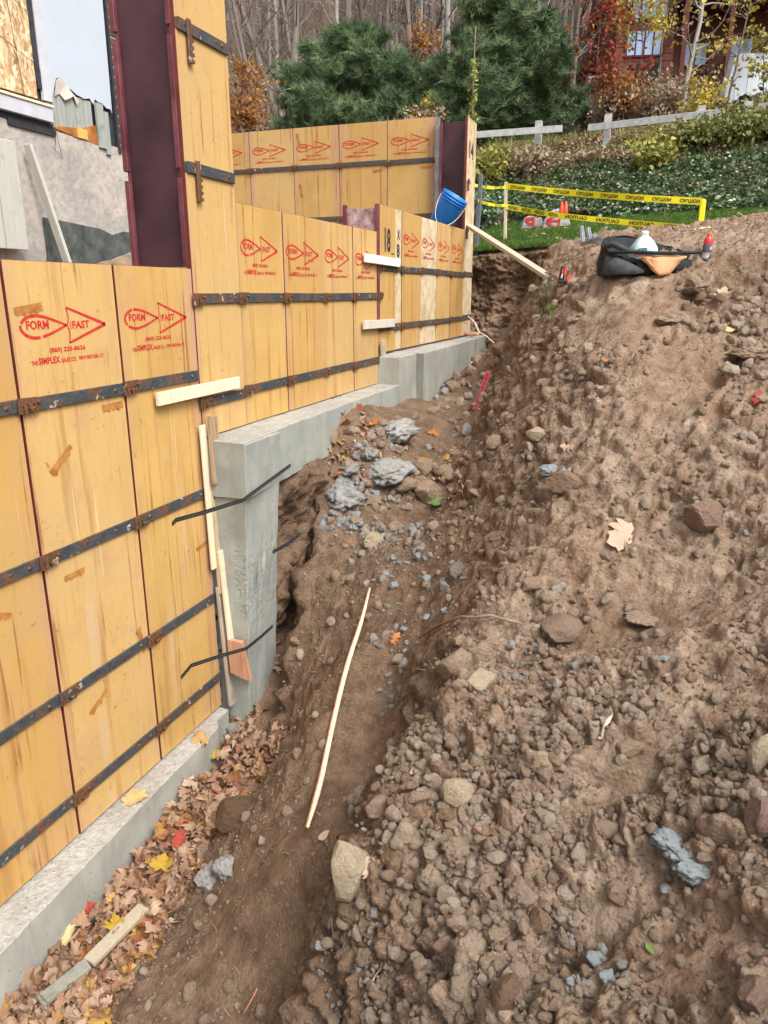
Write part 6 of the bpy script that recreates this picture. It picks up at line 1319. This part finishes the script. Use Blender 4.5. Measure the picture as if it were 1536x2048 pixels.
def far_pt(u, D): d = sight(u, 585); h = math.hypot(d.x, d.y); x, y = d.x / h * D, d.y / h * D; return Vector((x, y, float(far_z(np.array([x]), np.array([y]))[0])))
rt = random.Random(21); nt_ = 0
for i in range(225):
    D = 24 + 46 * rt.random() ** .8; u = rt.uniform(380, 1240) if i < 190 else rt.uniform(1180, 1600)
    if i >= 190: D = rt.uniform(42, 66)
    if u > 1130 and D < 36: continue
    p = far_pt(u, D); k = rt.randrange(7); t = thing('bare_tree', 'bare grey-brown tree of the autumn wood on the hill', 'tree', p, rt.uniform(0, 6.28), 'bare trees of the wood behind the pines'); s = rt.uniform(.75, 1.25); t.scale = (s * rt.uniform(.8, 1.5),) * 2 + (s,)
    mob('trunk', BT_[k][0], t); mob('branches', BT_[k][1], t)
# dark pines
NDL, tn, bn = newmat('pine_needles', .7, .2); nn = N(tn); nn.to(nn.ramp(nn.rnd(), [(0, (.045, .085, .040)), (.5, (.095, .155, .068)), (1, (.19, .25, .12))]), bn)
def tuft(seed):
    r = random.Random(seed); m = MB()
    for _ in range(26):
        d = Vector((r.gauss(0, .75), r.gauss(0, .75), .7 + r.gauss(0, .45))).normalized(); l = r.uniform(.6, 1); s = d.orthogonal().normalized() * .028; b = Vector((r.gauss(0, .12), r.gauss(0, .12), r.gauss(0, .12))); m.add([b - s, b + s, b + d * l], [(0, 1, 2)], NDL)
    return m.mesh('needle_tuft')
TF = [tuft(i) for i in range(3)]
def pine(label, u, D, Rm, H, seed, nb=170, zoff=0):
    p = far_pt(u, D); p.z += zoff; r = random.Random(seed); t = thing('pine_tree', label, 'pine tree', p); m = MB(); pts = limb(m, Vector((0, 0, -.3)), Vector((0, 0, 1)), H, .14, r, 8, .03, TRK[1], 7); m.obj('trunk', t); m = MB(); P = []; RO = []
    for i in range(nb):
        f = (i + r.random()) / nb; f = .04 + .94 * f; h = H * f; prof = Rm * (min(1, (f + .25) * 1.6) * (1 - f ** 2.2) + .10) * r.uniform(.50, 1.22); a = i * 2.399 + r.gauss(0, .25); base = pts[min(8, int(f * 8))]; base = Vector((base.x, base.y, h)); d = Vector((math.cos(a), math.sin(a), .10 + .55 * f)); q = limb(m, base, d, prof, .028, r, 5, .10, TRK[1], 3, .06)
        for k in range(1, 6):
            w = prof * .20 * (1.15 - k / 7); cnt_ = int(8 + 12 * k / 5)
            for _ in range(cnt_):
                c_ = q[k - 1].lerp(q[k], r.random()); P.append(c_ + Vector((r.gauss(0, w), r.gauss(0, w), r.gauss(0, w * .38) + .03))); RO.append((r.gauss(0, .5) - math.sin(a) * .6, r.gauss(0, .5) + math.cos(a) * .5, r.uniform(0, 6.28)))
    m.obj('boughs', t); P = np.array(P); n = len(P); scatter('needles', P, RO, rng.uniform(.16, .34, n), rng.randint(0, 3, n), TF, t); return t
pine('broad dark green pine on the left, directly behind the back wall', 712, 21.5, 2.25, 4.5, 1, 200, -1.3)
pine('taller dark green pine on the right, reaching the top of the photo', 975, 20.5, 1.95, 5.3, 2, 200, -1.3)
pine('small dark pine filling the gap between the two big pines', 852, 22.0, 1.2, 3.4, 3, 90, -1.0)
pine('narrow dark pine behind the red-leaved sapling', 1165, 24, 1.0, 2.0, 4, 60, -.8)
pine('short pine at the left of the broad pine', 600, 23.0, 1.0, 2.3, 5, 60, -.8)
# coloured saplings
def sapling(label, u, D, H, spread, leafmat, seed, nleaf=12, zc=(.3, 1), trunk=.03, sz=1.0, barkm=None, lean=(0, 0), name='maple_sapling', nb=20):
    p = far_pt(u, D); r = random.Random(seed); t = thing(name, label, 'tree', p); m = MB(); bm_ = barkm or TRK[1]; pts = limb(m, Vector((0, 0, -.2)), Vector((lean[0], lean[1], 1)), H, trunk, r, 8, .07, bm_, 6); m.obj('trunk', t); m = MB(); P = []
    for i in range(nb):
        f = r.uniform(*zc); k = min(7, int(f * 8)); b = pts[k].lerp(pts[k + 1], r.random()); a = r.uniform(0, 6.28); q = limb(m, b, Vector((math.cos(a), math.sin(a), r.uniform(.1, .9))), spread * r.uniform(.5, 1.1), trunk * .35, r, 4, .18, bm_, 4)
        for z_ in (2, 3, 4):
            limb(m, q[z_], Vector((r.gauss(0, 1), r.gauss(0, 1), .5)), spread * .3, trunk * .12, r, 2, .2, bm_, 3)
            for _ in range(nleaf): P.append(q[z_] + Vector((r.gauss(0, 1), r.gauss(0, 1), r.gauss(0, .8))) * spread * .17)
    m.obj('branches', t)
    if P: P = np.array(P); n = len(P); scatter('foliage', P, rrot(n, 1.2), rng.uniform(.6, 1.3, n) * sz, rng.randint(0, 2, n), [sprig(4, leafmat, MAP[::2], .11, .10, seed, .1), sprig(3, leafmat, SIM, .12, .10, seed + 1, .1)], t)
    return t
sapling('maroon-leaved maple right of the tall pine', 1160, 18.6, 3.0, .6, MRD, 1, 4, (.4, 1)); sapling('yellow-leaved maple above the maroon one at the top of the photo', 1222, 20.5, 3.5, .8, YLW, 2, 3, (.6, 1)); sapling('maroon and rust maple beside the red house window', 1215, 19.2, 1.7, .4, MRD, 3, 2, (.4, 1))
sapling('rusty orange tree at the left, beside the tall form panel', 505, 20.5, 2.7, .8, ORF, 4, 8, (.15, 1), .04); sapling('second rusty tree half hidden by the tall form panel', 462, 22.5, 3.4, 1.0, mat_leaf('dull_red_foliage', [(0, (.22, .06, .04)), (1, (.40, .20, .10))], .3), 5, 7, (.2, .95), .05)
sapling('yellow-brown tree between the pines, far back', 830, 26.5, 3.3, 1.0, ORF, 6, 5, (.5, 1), .05); sapling('grey-stemmed sapling in front of the red house', 1322, 19.0, 4.5, 1.1, YLW, 7, 1, (.35, 1), .07, .9, TRK[2], (.10, .02), nb=16)
sapling('thin yellow-leaved tree right of the grey sapling', 1408, 19.5, 3.4, .9, YLW, 8, 1, (.35, .95), .03, .9); sapling('rust-coloured tree at the top right corner', 1520, 22.5, 3.6, 1.0, ORF, 9, 7, (.55, 1), .04); sapling('yellow-green sapling in front of the white enclosure', 1480, 19.8, 1.7, .6, YGR, 10, 2, (.3, 1), .02); sapling('dark leaning sapling before the house windows', 1270, 21.5, 4.4, 1.0, TNF, 11, 1, (.4, 1), .045, .9, TRK[1], (.16, 0)); sapling('small orange sapling between fence and pines', 1225, 18.4, 1.4, .4, ORF, 12, 3, (.5, 1), .02)
sapling('yellow shrub glimpsed below the gap between the pines', 858, 20.0, 1.6, .5, YLW, 13, 5, (.3, 1), .02, name='shrub')
vp = on_d(944, 232, 9.9); m = MB(); t = thing('vine_pole', 'thin pole with a climbing green vine rising behind the corner panel', 'pole', on_d(944, 240, 9.9)); m.tube([(0, 0, -1.2), (0, 0, .3), (.01, 0, .98)], [.009, .008, .005], BARK, 5); m.obj('pole', t)
P = [(rt.gauss(0, .025), rt.gauss(0, .02), rt.uniform(-.15, .64)) for _ in range(60)]; scatter('vine_leaves', P, rrot(60, 1.2), rng.uniform(.25, .5, 60), np.zeros(60), [sprig(3, mat_leaf('vine_leaf', [(0, (.30, .36, .07)), (1, (.50, .52, .16))], .3), SIM, .12, .05, 5, .05)], t)

# ---------------------------------------------------------------- the red house and the white enclosure
RWL = plain('red_clapboard', (.16, .064, .048), .8, .2, .2, 3); RWD = plain('dark_red_trim', (.10, .025, .02), .8); GLS = plain('painted_sky_reflection_glass', (.30, .42, .62), .08, .8, .25, 3); TANS = plain('tan_balcony_boards', (.36, .27, .21), .8, .2, .2, 6); DRK = plain('painted_opening_shade', (.02, .02, .022), .8)  # pane blue paints in the reflected sky; near-black paints in the garage's inner shade
D_ = 33; hb = far_pt(1400, D_); hb.z = on_d(1400, 168, D_).z; rh = thing('red_house', 'dark red house with windows painted sky-reflection blue behind the twigs', 'house', hb, YAW - .12); 
def on_face(o, yaw, u, v):      # picture position on the vertical front of a building
    n = Vector((-math.sin(yaw), math.cos(yaw), 0)); d = sight(u, v); p = d * (o.dot(n) / d.dot(n)) - o; return p.x * math.cos(yaw) + p.y * math.sin(yaw), p.z
def hx(u): return on_face(hb, YAW - .12, u, 90)[0]
def hz(v): return on_face(hb, YAW - .12, 1310, v)[1]
m = MB(); m.box((hx(1232), .02, -1.5), (hx(1348), 7, hz(-60)), RWL); m.obj('wall', rh); m = MB(); m.box((hx(1349), .9, -1.5), (hx(1700), 7, hz(-60)), RWL); m.obj('set_back_wall', rh)
for k in range(26): m = MB(); m.box((hx(1232), -.004, -.2 + k * .24), (hx(1348), .019, -.2 + k * .24 + .215), RWL); m.obj('clapboard', rh)
def win(u0, u1, v0, v1, y0, n=2):
    m = MB(); m.box((hx(u0) - .06, y0 - .05, hz(v1) - .06), (hx(u1) + .06, y0 - .01, hz(v0) + .06), RWD); f = m.obj('window', rh); w = (hx(u1) - hx(u0)) / n
    for k in range(n): m = MB(); m.box((hx(u0) + w * k + .03, y0 - .062, hz(v1)), (hx(u0) + w * (k + 1) - .03, y0 - .052, hz(v0)), GLS); m.obj('pane', f)
win(1253, 1323, 62, 110, -.01, 4); win(1258, 1330, -30, 36, -.01, 4); win(1378, 1428, 76, 120, .89, 2); win(1180, 1215, 150, 168, -.01, 2); win(1470, 1520, 70, 110, .89, 2)
m = MB(); m.box((hx(1277), -.03, hz(162)), (hx(1325), -.006, hz(126)), DRK); m.obj('garage_shade_panel', rh); m = MB(); m.box((hx(1350), -.9, hz(16)), (hx(1640), .88, hz(10)), RWD); m.obj('balcony_floor', rh)  # black panel on the wall stands in for shade inside the garage
m = MB(); m.box((hx(1352), -.95, hz(9)), (hx(1640), -.9, hz(-26)), TANS); m.obj('balcony_front', rh)
for u in (1352, 1440, 1530): m = MB(); m.box((hx(u), -.9, -1.0), (hx(u) + .16, -.75, hz(17)), RWD); m.obj('balcony_post', rh)
m = MB(); m.add([(hx(1220), -1.2, hz(-62)), (hx(1720), -1.2, hz(-62)), (hx(1720), 3.5, hz(-62) + 2.6), (hx(1220), 3.5, hz(-62) + 2.6), (hx(1220), 8, hz(-62)), (hx(1720), 8, hz(-62))], [(0, 1, 2, 3), (3, 2, 5, 4), (0, 3, 4), (1, 5, 2), (0, 4, 5, 1)], plain('dark_roof_shingle', (.09, .085, .085), .9)); m.obj('roof', rh)
wp = far_pt(1400, 23.5); wp.z = on_d(1400, 215, 23.5).z; we = thing('white_enclosure', 'long white boarded enclosure at the right behind the twigs', 'enclosure', wp, YAW); k_ = 19.6 / FPX
m = MB(); o = [(0, -.9), (0, 0), (16 * k_, 92 * k_), (260 * k_, 92 * k_), (260 * k_, -.9)]; m.add([(x, 0, z) for x, z in o] + [(x, .35, z) for x, z in o], [tuple(range(5)), tuple(range(9, 4, -1))] + [(i, (i + 1) % 5, 5 + (i + 1) % 5, 5 + i) for i in range(5)], plain('white_sheeting', (.60, .66, .70), .5, .3, .1, 4)); m.obj('body', we)
for i in range(1, 14): m = MB(); m.box((i * .30, -.012, -.1), (i * .30 + .02, -.001, 90 * k_), WH); m.obj('rib', we)
